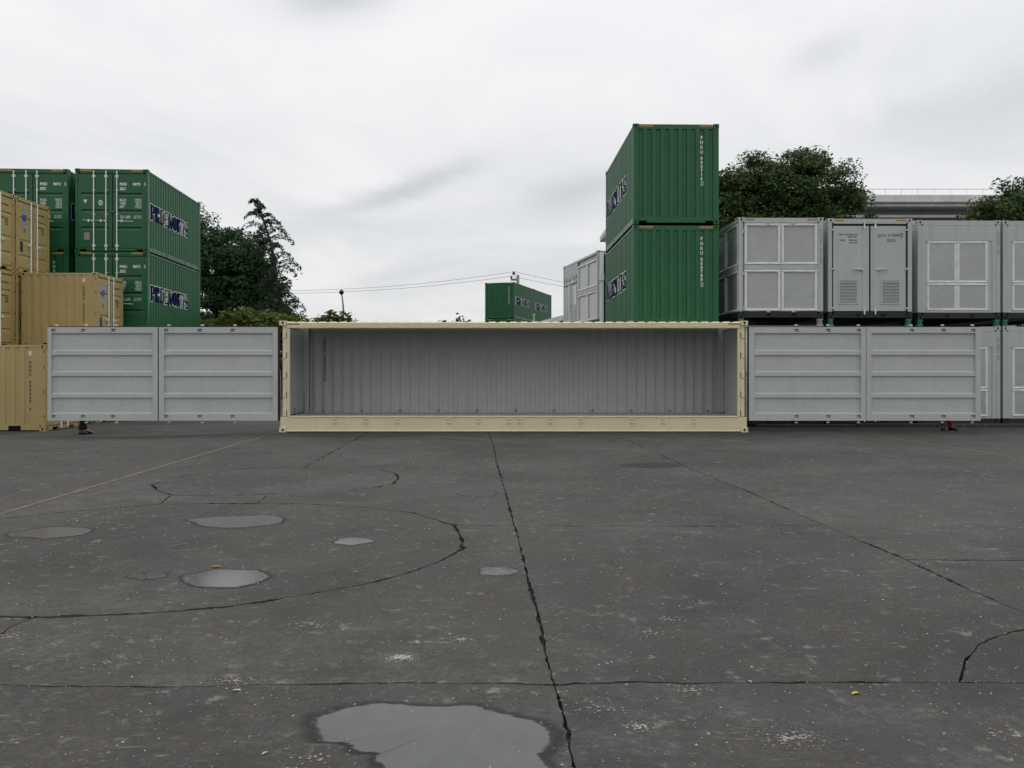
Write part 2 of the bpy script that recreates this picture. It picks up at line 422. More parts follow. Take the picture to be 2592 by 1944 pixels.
def casting_mb(w=.162, d=.178, h=.118, hole=True):
    mb = MB(); x, y, z = w/2, d/2, h/2
    def face(P, ru, rv, hu, hv, depth):
        cs = [(hu, hv), (-hu, hv), (-hu, -hv), (hu, -hv)]
        ov = [(ru*math.cos(R_(22.5+45*k)), rv*math.sin(R_(22.5+45*k))) for k in range(8)]
        for k in range(4):
            mb.poly([P(*cs[k], 0), P(*ov[2*k], 0), P(*ov[2*k+1], 0)])
            mb.poly([P(*cs[k], 0), P(*ov[2*k+1], 0), P(*ov[(2*k+2) % 8], 0), P(*cs[(k+1) % 4], 0)])
        for k in range(8):
            a, b = ov[k], ov[(k+1) % 8]
            mb.poly([P(*a, 0), P(*b, 0), P(*b, depth), P(*a, depth)], 1)
        mb.poly([P(*o, depth) for o in ov], 1)  # tube and back of the hole coloured near-black as their shade
    for sx in (1, -1): face(lambda u, v, t, sx=sx: (sx*(x-t), u, v), .030, .040, y, z, .03)
    for sy in (1, -1): face(lambda u, v, t, sy=sy: (u, sy*(y-t), v), .027, .040, x, z, .03)
    mb.poly([(-x, -y, z), (x, -y, z), (x, y, z), (-x, y, z)]); mb.poly([(-x, -y, -z), (x, -y, -z), (x, y, -z), (-x, y, -z)])
    return mb
def hazard_mb(x0, x1, z0, z1, y, slant=1, n=6, face=-1):
    """yellow and black warning strip lying on a rail, facing -y (face=-1) or +y"""
    mb = MB()
    mb.box(x0, x1, y, y+face*.002, z0, z1, 0)
    w = (x1-x0)/(n*2); h = z1-z0; yy = y+face*.0035
    for k in range(n):
        a = x0+w*(2*k+.4); s = slant*h*.6
        pts = [(a, z0+.002), (a+w, z0+.002), (min(a+w+s, x1), z1-.002), (min(a+s, x1-w*.3), z1-.002)]
        mb.poly([(px, yy, pz) for px, pz in pts], 1)
    return mb
HZ = ['yellow_print', 'black_rubber']
# --- lettering with heavy slab serifs, drawn as outlines
GLY = {
 'P': (7, [[(0,0),(4.2,0),(4.2,1),(3.5,1),(3.5,4.3),(5,4.3),(6.6,5),(7,6.2),(7,8.2),(6.4,9.5),(5,10),(0,10),(0,9),(.6,9),(.6,1),(0,1)], [(3.2,5.3),(3.2,9),(4.3,9),(4.9,8.4),(4.9,6.0),(4.3,5.3)]]),
 'E': (6.8, [[(0,0),(6.8,0),(6.8,4),(5.9,4),(4.6,1.1),(3.5,1.1),(3.5,4.5),(4.2,4.6),(4.5,3.6),(5.1,3.6),(5.1,6.5),(4.5,6.5),(4.2,5.5),(3.5,5.5),(3.5,8.9),(4.6,8.9),(5.9,6.4),(6.8,6.4),(6.8,10),(0,10),(0,9),(.6,9),(.6,1),(0,1)]]),
 'D': (7.2, [[(0,0),(4.6,0),(6.4,.9),(7.2,2.8),(7.2,7.2),(6.4,9.1),(4.6,10),(0,10),(0,9),(.6,9),(.6,1),(0,1)], [(3.2,1.1),(3.2,8.9),(3.9,8.9),(4.7,8.2),(4.7,1.8),(3.9,1.1)]]),
 'N': (7.6, [[(0,0),(2.6,0),(2.6,1),(1.8,1),(1.8,6.5),(5.2,0),(7,0),(7,9),(7.6,9),(7.6,10),(5.2,10),(5.2,9),(6,9),(6,4.6),(3.1,10),(0,10),(0,9),(.7,9),(.7,1),(0,1)]]),
 'O': (7.2, [[(2.2,0),(5,0),(6.6,1.2),(7.2,3.2),(7.2,6.8),(6.6,8.8),(5,10),(2.2,10),(.6,8.8),(0,6.8),(0,3.2),(.6,1.2)], [(3.1,.9),(2.7,1.6),(2.7,8.4),(3.1,9.1),(4.1,9.1),(4.5,8.4),(4.5,1.6),(4.1,.9)]]),
 'I': (4.2, [[(0,0),(4.2,0),(4.2,1),(3.6,1),(3.6,9),(4.2,9),(4.2,10),(0,10),(0,9),(.6,9),(.6,1),(0,1)]]),
 'T': (7.3, [[(1.7,0),(5.7,0),(5.7,1),(5.1,1),(5.1,8.9),(5.8,8.9),(6.5,6.2),(7.3,6.2),(7.3,10),(0,10),(0,6.2),(.8,6.2),(1.5,8.9),(2.3,8.9),(2.3,1),(1.7,1)]]),
 "'": (1.6, [[(0,6.6),(.7,6.8),(1.6,8.6),(1.6,10),(0,10)]]),
 'S': (7, [[(0,0),(.9,0),(1.3,.7),(2.4,0),(5,0),(6.6,1.2),(7,3),(6.4,4.8),(3.4,6.6),(3,7.6),(3.4,8.8),(4.4,9),(5.4,7.9),(5.9,6.6),(6.7,6.6),(6.7,10),(5.9,10),(5.5,9.4),(4.4,10),(2.4,10),(.7,9),(.2,7.2),(.8,5.4),(3.8,3.6),(4.2,2.5),(3.8,1.3),(2.9,1),(1.8,1.9),(.9,3.6),(0,3.6)]])}
def area(p): return sum(a[0]*b[1]-b[0]*a[1] for a, b in zip(p, p[1:]+p[:1]))/2
def logo_flat(word, length, height, grow=0.0):
    tot = sum(GLY[c][0]+.75 for c in word)-.75
    kx, kz = length/tot, height/10; x = 0
    cu = bpy.data.curves.new('logo', 'CURVE'); cu.dimensions = '2D'; cu.fill_mode = 'FRONT'
    for c in word:
        w, loops = GLY[c]
        for i, lp in enumerate(loops):
            if (area(lp) > 0) != (i == 0): lp = lp[::-1]
            # grow / shrink each contour by mitred offset
            n = len(lp); pts = []
            q = [((x+px)*kx, pz*kz) for px, pz in lp]
            for j in range(n):
                a, b, d = Vector(q[j-1]), Vector(q[j]), Vector(q[(j+1) % n])
                e1 = (b-a).normalized(); e2 = (d-b).normalized()
                n1 = Vector((e1.y, -e1.x)); n2 = Vector((e2.y, -e2.x)); m = (n1+n2)
                m = m/max(.35, m.dot(n1)) if m.length > 1e-6 else n1
                pts.append(b+m*grow)
            sp = cu.splines.new('POLY'); sp.points.add(n-1); sp.use_cyclic_u = True
            for j, p in enumerate(pts): sp.points[j].co = (p.x, p.y, 0, 1)
        x += w+.75
    o = bpy.data.objects.new('logo', cu); me = bpy.data.meshes.new_from_object(o)
    bpy.data.objects.remove(o); bpy.data.curves.remove(cu); return me
def drape(me, u_off, prof, gap):
    """cut a flat print at the folds of the corrugation and lay it on them; returns (u, v, z) points"""
    import bmesh
    bm = bmesh.new(); bm.from_mesh(me); bpy.data.meshes.remove(me)
    us = sorted({p[0] for p in prof})
    hi = max(v.co.x for v in bm.verts)+u_off; lo = min(v.co.x for v in bm.verts)+u_off
    for u in us:
        if lo < u < hi:
            bmesh.ops.bisect_plane(bm, geom=bm.verts[:]+bm.edges[:]+bm.faces[:], dist=1e-5, plane_co=(u-u_off, 0, 0), plane_no=(1, 0, 0))
    pu = [p[0] for p in prof]; pv = [p[1] for p in prof]
    mb = MB(); bm.verts.index_update()
    for v in bm.verts:
        u = v.co.x+u_off; mb.v.append((u, float(np.interp(u, pu, pv))+gap, v.co.y))
    for f in bm.faces: mb.f.append(tuple(v.index for v in f.verts)); mb.m.append(0); mb.sm.append(False)
    bm.free(); return mb

# ================================================================== THE SETTING
def smooth(t): t = min(1., max(0., t)); return t*t*(3-2*t)
def dip(x, y):
    return -.10*smooth((-6.2-x)/3.6)*smooth((y-18.5)/4)*(1-smooth((y-29.40)/.35))
def jag(pts, step, amp, seed):
    rr = random.Random(seed); out = []
    for a, b in zip(pts, pts[1:]):
        L = math.dist(a, b); n = max(1, int(L/step))
        for k in range(n):
            t = k/n; s = 0 if k == 0 else amp
            out.append((a[0]+(b[0]-a[0])*t+rr.uniform(-s, s), a[1]+(b[1]-a[1])*t+rr.uniform(-s, s)))
    out.append(pts[-1]); return out
def build_ground():
    J = dict(
     A=[(-.75, 58), (-.68, 30), (-.601, 21.9), (-.377, 17.8), (-.277, 14.85), (-.134, 11.99), (-.07, 10.77), (.004, 9.12), (.071, 7.76), (.132, 6.18), (.179, 5.33), (.186, 4.75), (.215, 4.283), (.235, 3.942), (.244, 3.667), (.243, 3.379), (.25, 1), (.3, -9)],
     B=[(1.9, 58), (2.3, 30), (2.543, 21.44), (2.707, 18.37), (2.851, 15.02), (2.926, 13.14), (3.114, 11.12), (3.196, 8.76), (3.306, 7.13), (3.308, 6.38), (3.326, 5.78), (3.363, 5.57), (3.5, -9)],
     T1=[(-40, 4.4), (-6, 4.30), (-2.582, 4.278), (-2.336, 4.256), (-1.75, 4.247), (-1.408, 4.269), (-.944, 4.285), (-.595, 4.301), (.008, 4.294), (.213, 4.275), (.654, 4.32), (.862, 4.294), (1.17, 4.304), (1.762, 4.31), (2.598, 4.304), (8, 4.3), (40, 4.2)],
     T2=[(-.582, 8.676), (0, 8.676), (1.628, 8.654), (3.172, 8.698)],
     T3=[(3.29, 7.112), (4.279, 7.089), (40, 6.8)],
     arc=[(-5.9, 8.35), (-5.477, 9.073), (-5.097, 9.475), (-4.626, 9.797), (-4.184, 10.088), (-3.762, 10.141), (-2.564, 10.123), (-1.805, 9.915), (-1.103, 9.475), (-.583, 8.69), (-.487, 8.082), (-.435, 7.553), (-.623, 7.003), (-.841, 6.603), (-1.109, 6.28), (-1.565, 5.925), (-1.909, 5.691), (-2.293, 5.565), (-2.683, 5.491), (-3.081, 5.45), (-3.9, 5.5), (-4.9, 5.9), (-5.7, 6.8), (-5.98, 7.6), (-5.9, 8.35)],
     arcb=[(-3.075, 5.45), (-3.098, 5.227), (-3.059, 5.067), (-3.2, 4.28)],
     sm=[(-3.606, 13.936), (-4.196, 13.869), (-4.772, 13.356), (-5.042, 12.57), (-5.007, 11.799), (-4.687, 11.226), (-4.35, 10.846), (-3.964, 10.765), (-3.551, 10.765), (-3.0, 11.0)],
     sm2=[(-2.168, 13.77), (-1.818, 13.143), (-1.676, 12.57), (-1.681, 11.921), (-1.904, 11.494), (-2.175, 11.27)],
     C=[(-3.95, 30), (-3.711, 21.68), (-3.415, 13.936)], Ck=[(-3.121, 10.805), (-3.042, 10.14)], Cl=[(-4.35, 10.846), (-4.287, 10.51), (-4.184, 10.088)],
     ra=[(6, 5.25), (4.2, 5.4), (3.35, 5.25), (3.133, 5.19), (2.903, 5.067), (2.709, 4.916), (2.47, 4.621), (2.269, 4.305)],
     hl=[(-9, 16.2), (-7.3, 16.0)], hl2=[(-11.2, 19.9), (-9.9, 19.8)])
    WID = dict(A=.027, B=.027, T1=.024, T2=.022, T3=.022, arc=.042, arcb=.034, sm=.040, sm2=.040, C=.032, Ck=.012, Cl=.05, ra=.022, hl=.03, hl2=.05)
    verts, edges, quads = [], [], []
    for key, pts in J.items():
        near = jag(pts, .055, .006 if key not in ('T2', 'T3') else .004, hash(key) % 97 if False else sum(map(ord, key)))
        rr = random.Random(sum(map(ord, key))+5); n = len(near); Lp, Rp = [], []
        blob = 0; ph = [rr.uniform(0, 6.28) for _ in range(3)]
        closed = math.dist(pts[0], pts[-1]) < 1e-6
        for i, p in enumerate(near):
            a = near[max(i-1, 0)]; b = near[min(i+1, n-1)]
            dx, dy = b[0]-a[0], b[1]-a[1]; l = math.hypot(dx, dy) or 1; nx, ny = -dy/l, dx/l
            if rr.random() < .03: blob = rr.choice((1, 2))
            w = WID[key]*.42*max(.42, .80+.40*math.sin(i*.31+ph[0])+.40*math.sin(i*.093+ph[1])+.30*math.sin(i*.83+ph[2]))
            wl = w*rr.uniform(.3, 1.5)*(2.3 if blob else 1); wr = w*rr.uniform(.3, 1.5)
            blob = max(0, blob-1)
            if not closed and i in (0, n-1) and key in ('hl', 'hl2', 'sm', 'sm2', 'ra', 'Cl', 'C'): wl = wr = .001
            Lp.append((p[0]+nx*wl, p[1]+ny*wl)); Rp.append((p[0]-nx*wr, p[1]-ny*wr))
        i0 = len(verts)
        for l_, r_ in zip(Lp, Rp): verts += [l_, r_]
        for i in range(n-1):
            a = i0+2*i; edges += [(a, a+2), (a+1, a+3)]; quads.append((Lp[i], Rp[i], Rp[i+1], Lp[i+1]))
        edges += [(i0, i0+1), (i0+2*n-2, i0+2*n-1)]
    i0 = len(verts); B = [(-45, -9), (45, -9), (45, 58), (-45, 58)]
    verts += B; edges += [(i0, i0+1), (i0+1, i0+2), (i0+2, i0+3), (i0+3, i0)]
    for gx in np.arange(-20, -5.5, .9):
        for gy in list(np.arange(18, 29.3, .9))+[29.38, 29.5, 29.62, 29.76]: verts.append((float(gx)+.013, float(gy)+.017))
    V, E_, F, *_ = delaunay_2d_cdt([Vector(v) for v in verts], edges, [], 0, 1e-5)
    P = np.array([tuple(v) for v in V]); T = np.array([tuple(f) for f in F])
    cen = P[T].mean(axis=1); inside = np.zeros(len(T), bool)
    out = (np.abs(cen[:, 0]) > 45) | (cen[:, 1] < -9) | (cen[:, 1] > 58)
    for q in quads:
        q = np.array(q); lo = q.min(0); hi = q.max(0)
        idx = np.where((cen[:, 0] >= lo[0]) & (cen[:, 0] <= hi[0]) & (cen[:, 1] >= lo[1]) & (cen[:, 1] <= hi[1]) & ~inside)[0]
        for i in idx:
            c = cen[i]
            for tri in ((0, 1, 2), (0, 2, 3)):
                a, b, d = q[tri[0]], q[tri[1]], q[tri[2]]
                s1 = (b[0]-a[0])*(c[1]-a[1])-(b[1]-a[1])*(c[0]-a[0]); s2 = (d[0]-b[0])*(c[1]-b[1])-(d[1]-b[1])*(c[0]-b[0]); s3 = (a[0]-d[0])*(c[1]-d[1])-(a[1]-d[1])*(c[0]-d[0])
                if (s1 >= 0 and s2 >= 0 and s3 >= 0) or (s1 <= 0 and s2 <= 0 and s3 <= 0): inside[i] = True; break
    keep = [i for i in range(len(T)) if not inside[i] and not out[i]]
    em = {}
    for i in keep:
        t = T[i]
        for k in range(3):
            e = tuple(sorted((int(t[k]), int(t[(k+1) % 3])))); em.setdefault(e, []).append(i)
    par = {i: i for i in keep}
    def find(a):
        while par[a] != a: par[a] = par[par[a]]; a = par[a]
        return a
    for e, l in em.items():
        if len(l) == 2: par[find(l[0])] = find(l[1])
    isl = {}
    for i in keep: isl.setdefault(find(i), []).append(i)
    # the sub-base under the joints, out to the horizon
    mb = MB()
    xs = [-1500, -300, -80, -45]+list(np.arange(-21, -5.0, 1.6))+[0, 20, 45, 80, 300, 1500]
    ys = [-300, -60, -9, 0, 17]+list(np.arange(18.4, 29.4, 1.5))+[29.38, 29.62, 29.78, 34, 58, 90, 200, 600, 1800]
    for y in ys:
        for x in xs: mb.v.append((float(x), float(y), dip(x, y)-.035))
    nx = len(xs)
    for j in range(len(ys)-1):
        for i in range(nx-1):
            a = j*nx+i; mb.f.append((a, a+1, a+nx+1, a+nx)); mb.m.append(0); mb.sm.append(False)
    g = tag(obj('ground', mb, 'joint_dirt'), 'dark grey stained concrete yard with joints, patches and puddles', kind='structure')
    big = sorted(isl.values(), key=lambda l: -len(l))
    for k, l in enumerate(big):
        ar = sum(abs((P[T[i]][1][0]-P[T[i]][0][0])*(P[T[i]][2][1]-P[T[i]][0][1])-(P[T[i]][2][0]-P[T[i]][0][0])*(P[T[i]][1][1]-P[T[i]][0][1]))/2 for i in l)
        if ar < .03: continue
        idx = {}; mb = MB()
        def vi(a, dz=0.):
            if (a, dz) not in idx:
                idx[a, dz] = len(mb.v); x, y = P[a]; mb.v.append((float(x), float(y), dip(x, y)-dz))
            return idx[a, dz]
        c = P[T[l]].mean(axis=(0, 1))
        for i in l:
            t = [int(q) for q in T[i]]; mb.f.append(tuple(vi(q) for q in t)); mb.m.append(0); mb.sm.append(False)
            for q in range(3):
                a, b = t[q], t[(q+1) % 3]
                if len(em[tuple(sorted((a, b)))]) == 1:
                    mb.f.append((vi(a), vi(b), vi(b, .034), vi(a, .034))); mb.m.append(0); mb.sm.append(False)
        inarc = -5.6 < c[0] < -1 and 6.0 < c[1] < 10 and ar < 40
        obj('concrete_slab', mb, ['slab_concrete_olive' if inarc else ('slab_concrete' if k % 2 == 0 else 'slab_concrete_grey')], g)
    return g
GROUND = build_ground()
for nm in ('slab_concrete', 'slab_concrete_olive'): pass

def smooth_loop(pts, sub=4, amp=.0, seed=1):
    rr = random.Random(seed); n = len(pts); out = []
    for i in range(n):
        p0, p1, p2, p3 = (Vector(pts[(i+k-1) % n]) for k in range(4))
        for s in range(sub):
            t = s/sub
            q = .5*((2*p1)+(p2-p0)*t+(2*p0-5*p1+4*p2-p3)*t*t+(3*p1-p0-3*p2+p3)*t**3)
            out.append((q.x+rr.uniform(-amp, amp), q.y+rr.uniform(-amp, amp)))
    return out
def sheet_loop(name, loop, z, mat, **k):
    mb = MB(); c = (sum(p[0] for p in loop)/len(loop), sum(p[1] for p in loop)/len(loop)); n = len(loop)
    V, E_, F, *_ = delaunay_2d_cdt([Vector(p) for p in loop], [], [list(range(n))], 1, 1e-6)
    mb.v = [(v.x, v.y, z+dip(v.x, v.y)) for v in V]
    for f in F: mb.f.append(tuple(f)); mb.m.append(0); mb.sm.append(False)
    return obj(name, mb, mat)
def shrink(loop, k, cx=None, cy=None):
    cx = sum(p[0] for p in loop)/len(loop) if cx is None else cx; cy = sum(p[1] for p in loop)/len(loop) if cy is None else cy
    return [(cx+(x-cx)*k, cy+(y-cy)*k) for x, y in loop]
def puddle(lp, c, water, rim=.8):
    """a shallow film of water: rings from the fading damp rim to the middle, wetness stored per point"""
    mb = MB(); n = len(lp); wet, wat = [], []
    for k, (f, a, w) in enumerate(((1.16, 0, 0), (1.09, .35*rim, 0), (1.03, .9*rim, 0), (1.0, 1, .05), (.965, 1, .55), (.91, 1, .75), (.80, 1, .85), (.62, 1, 1), (.3, 1, 1), (.02, 1, 1))):
        for x, y in lp:
            px, py = c[0]+(x-c[0])*f, c[1]+(y-c[1])*f
            mb.v.append((px, py, .0022+dip(px, py))); wet.append(a); wat.append(w*water)
        if k:
            for q in range(n): A = (k-1)*n+q; B = (k-1)*n+(q+1) % n; mb.f.append((A, B, B+n, A+n)); mb.m.append(0); mb.sm.append(False)
    mb.f.append(tuple(range(9*n, 10*n))); mb.m.append(0); mb.sm.append(False)
    me = mb.mesh('puddle')
    for nm, dat in (('wet', wet), ('water', wat)): me.attributes.new(nm, 'FLOAT', 'POINT').data.foreach_set('value', dat)
    return tag(obj('puddle', me, 'puddle_film'), kind='structure')
def puddles():
    big = [(-.89, 3.859), (-.849, 3.915), (-.759, 3.988), (-.659, 4.028), (-.528, 4.025), (-.382, 3.988), (-.195, 4.01), (-.111, 3.966), (-.018, 3.894), (.074, 3.852), (.134, 3.79), (.165, 3.718), (.172, 3.649), (.14, 3.528), (.108, 3.494), (.136, 3.427), (.144, 3.3), (.1, 3.2), (-.06, 3.127), (-.388, 3.173), (-.488, 3.341), (-.546, 3.427), (-.563, 3.471), (-.549, 3.511), (-.639, 3.523), (-.682, 3.588), (-.719, 3.612), (-.799, 3.612), (-.84, 3.674), (-.871, 3.764)]
    lp = smooth_loop(big, 5, .007, 3)
    inner = smooth_loop([(-.70, 3.80), (-.62, 3.90), (-.50, 3.945), (-.33, 3.925), (-.2, 3.9), (-.08, 3.83), (0, 3.78), (.06, 3.68), (.04, 3.55), (0, 3.42), (.04, 3.3), (-.06, 3.2), (-.33, 3.24), (-.40, 3.42), (-.44, 3.55), (-.56, 3.63), (-.66, 3.68)], 5, .004, 9)
    puddle(lp, (-.35, 3.70), 1.0)
    for i, (cx, cy, rx, ry, kind) in enumerate([(-2.907, 8.96, .491, .348, 2), (-4.473, 8.315, .375, .288, 2), (-2.222, 6.491, .306, .307, 1), (-2.815, 6.55, .143, .119, 1),
                                 (-1.479, 7.883, .177, .162, 1), (-.42, 10.949, .264, .25, 1), (-.12, 6.702, .16, .171, 0), (2.397, 14.281, .489, .354, 3)]):
        rr = random.Random(50+i); n = 13
        lp = smooth_loop([(cx+rx*math.cos(2*math.pi*k/n)*rr.uniform(.78, 1.16), cy+ry*math.sin(2*math.pi*k/n)*rr.uniform(.76, 1.18)) for k in range(n)], 6, .009, i)
        puddle(lp, (cx, cy), (.45, 1.0, .9, 0)[kind], (.0, .9, .45, 1.0)[kind])
puddles()
def strip(name, a, b, w, mat, z=.004, seg=24):
    mb = MB(); A, B = Vector(a), Vector(b); d = (B-A).normalized(); n = Vector((-d.y, d.x))*w/2
    for k in range(seg):
        p, q = A.lerp(B, k/seg), A.lerp(B, (k+1)/seg)
        mb.poly([(v.x, v.y, z+dip(v.x, v.y)) for v in (p+n, p-n, q-n, q+n)])
    return tag(obj(name, mb, mat), kind='structure')
strip('yellow_line', (-6.12, 23.2), (-5.655, 9.367), .075, 'worn_yellow'); strip('yellow_line', (-5.655, 9.367), (-5.45, 3), .075, 'worn_yellow')
strip('yellow_line', (8.80, 22.6), (9.262, 15.344), .07, 'worn_yellow'); strip('yellow_line', (9.262, 15.344), (9.9, 6), .07, 'worn_yellow')
strip('white_line', (6.927, 17.534), (7.028, 15.344), .05, 'worn_white'); strip('white_line', (7.113, 14.176), (7.264, 12.382), .05, 'worn_white')
def grit():
    """loose chips, leaf crumbs and gravel lying on the concrete: nobody could count them"""
    mb = MB(); rr = random.Random(21)
    for k in range(7000):
        y = 2.6+rr.random()**1.7*13; x = rr.uniform(-.68, .68)*(y+.6)
        s = rr.choice((.0022, .003, .004, .006))*rr.uniform(.7, 1.4)*(1+y*.05); mi = 0 if rr.random() < .62 else (1 if rr.random() < .55 else 2)
        z = dip(x, y); a = rr.uniform(0, 3.1); c, q = math.cos(a)*s, math.sin(a)*s; e = rr.uniform(.4, .8)
        p = [(x+c, y+q, z+s*.2), (x-q*e, y+c*e, z+s*.15), (x-c, y-q, z+s*.25), (x+q*e, y-c*e, z+s*.15)]; t = (x, y, z+s*.8)
        for i in range(4): mb.poly([p[i], p[(i+1) % 4], t], mi)
    for (cx, cy, r, n) in [(-.612, 4.679, .10, 160), (-.556, 4.952, .045, 30), (-1.25, 5.3, .20, 90), (-3.0, 5.05, .2, 70), (1.196, 3.648, .17, 120), (.56, 3.769, .07, 40), (-1.4, 4.33, .13, 60), (1.0, 5.4, .16, 50), (.84, 5.15, .15, 40), (-.3, 5.0, .10, 40), (-2.2, 4.6, .3, 60), (.4, 4.0, .2, 40), (.9, 4.2, .12, 60), (-.8, 3.45, .15, 30), (2.2, 3.7, .2, 60), (-1.6, 3.2, .2, 60)]:
        for k in range(int(n*1.8)):
            a = rr.uniform(0, 6.28); q = r*rr.random()**.8; x = cx+math.cos(a)*q*1.5; y = cy+math.sin(a)*q; s = rr.uniform(.002, .0085)*(1.2-q/r); z = dip(x, y)+.001+rr.random()*.0015; b = rr.uniform(0, 6.28)
            mb.poly([(x+math.cos(b+t)*s*rr.uniform(.5, 1.3)*1.3, y+math.sin(b+t)*s*rr.uniform(.5, 1.3), z) for t in (0, 1.1, 2.0, 3.2, 4.3, 5.3)], 0 if r > .11 else (1 if rr.random() < .5 else 0))
    tag(obj('gravel', mb, ['plate_grey', 'grit_white', 'grit_orange']), 'scattered pale chips and leaf crumbs on the concrete yard', kind='stuff')
flat('grit_white', (.42, .41, .38), .8); flat('grit_orange', (.30, .16, .05), .8); flat('leaf_yellow', (.45, .38, .05), .6); flat('leaf_orange', (.34, .18, .05), .7); flat('paper_white', (.38, .37, .34), .85)
grit()
def leaf(name, x, y, s, mat, label, cat, rz, flatness=.25):
    mb = MB(); n = 9; rr = random.Random(int(s*1e4)); top, bot = [], []
    for k in range(n):
        a = 2*math.pi*k/n; r = s*(1+.35*math.cos(2*a))*rr.uniform(.75, 1.15); p = (r*math.cos(a), r*math.sin(a)*.7)
        top.append((p[0], p[1], .006+abs(math.sin(a))*s*flatness)); bot.append((p[0]*.98, p[1]*.98, .003+abs(math.sin(a))*s*flatness))
    for k in range(n):
        j = (k+1) % n; mb.poly([top[k], top[j], (0, 0, .008)]); mb.poly([top[k], top[j], bot[j], bot[k]])
    mb.poly(bot)
    tag(obj(name, mb, mat, None, (x, y, dip(x, y)), (0, 0, rz)), label, cat)
leaf('fallen_leaf', 1.681, 4.152, .019, 'leaf_yellow', 'small bright yellow leaf lying just in front of the near transverse joint', 'leaf', .4)
leaf('fallen_leaf', -2.39, 6.83, .036, 'leaf_orange', 'orange leaf lying on the far edge of the round puddle', 'leaf', .2)
leaf('paper_scrap', -1.358, 4.188, .018, 'paper_white', 'pale paper scrap lying in front of the near joint on the left', 'scrap', 0)
leaf('paper_scrap', -1.02, 3.50, .012, 'paper_white', 'little white scrap beside the left end of the big puddle', 'scrap', 1)
leaf('paper_scrap', 1.21, 4.31, .011, 'paper_white', 'small white scrap lying in the near joint on the right', 'scrap', 2)
def timber():
    t = thing('timber_edging', (13.0, 24.05, 0), 0, 'row of dark wet timber sleepers along the foot of the white containers', 'sleepers')
    rr = random.Random(2); x = -6.1
    while x < 9:
        L = rr.uniform(2.2, 2.9); mb = MB(); mb.box(x+.01, x+L-.01, -.08+rr.uniform(-.02, .02), .09, 0, .09+rr.uniform(-.015, .02), 0, .012)
        obj('sleeper', mb, 'wood_dark', t); x += L
timber()

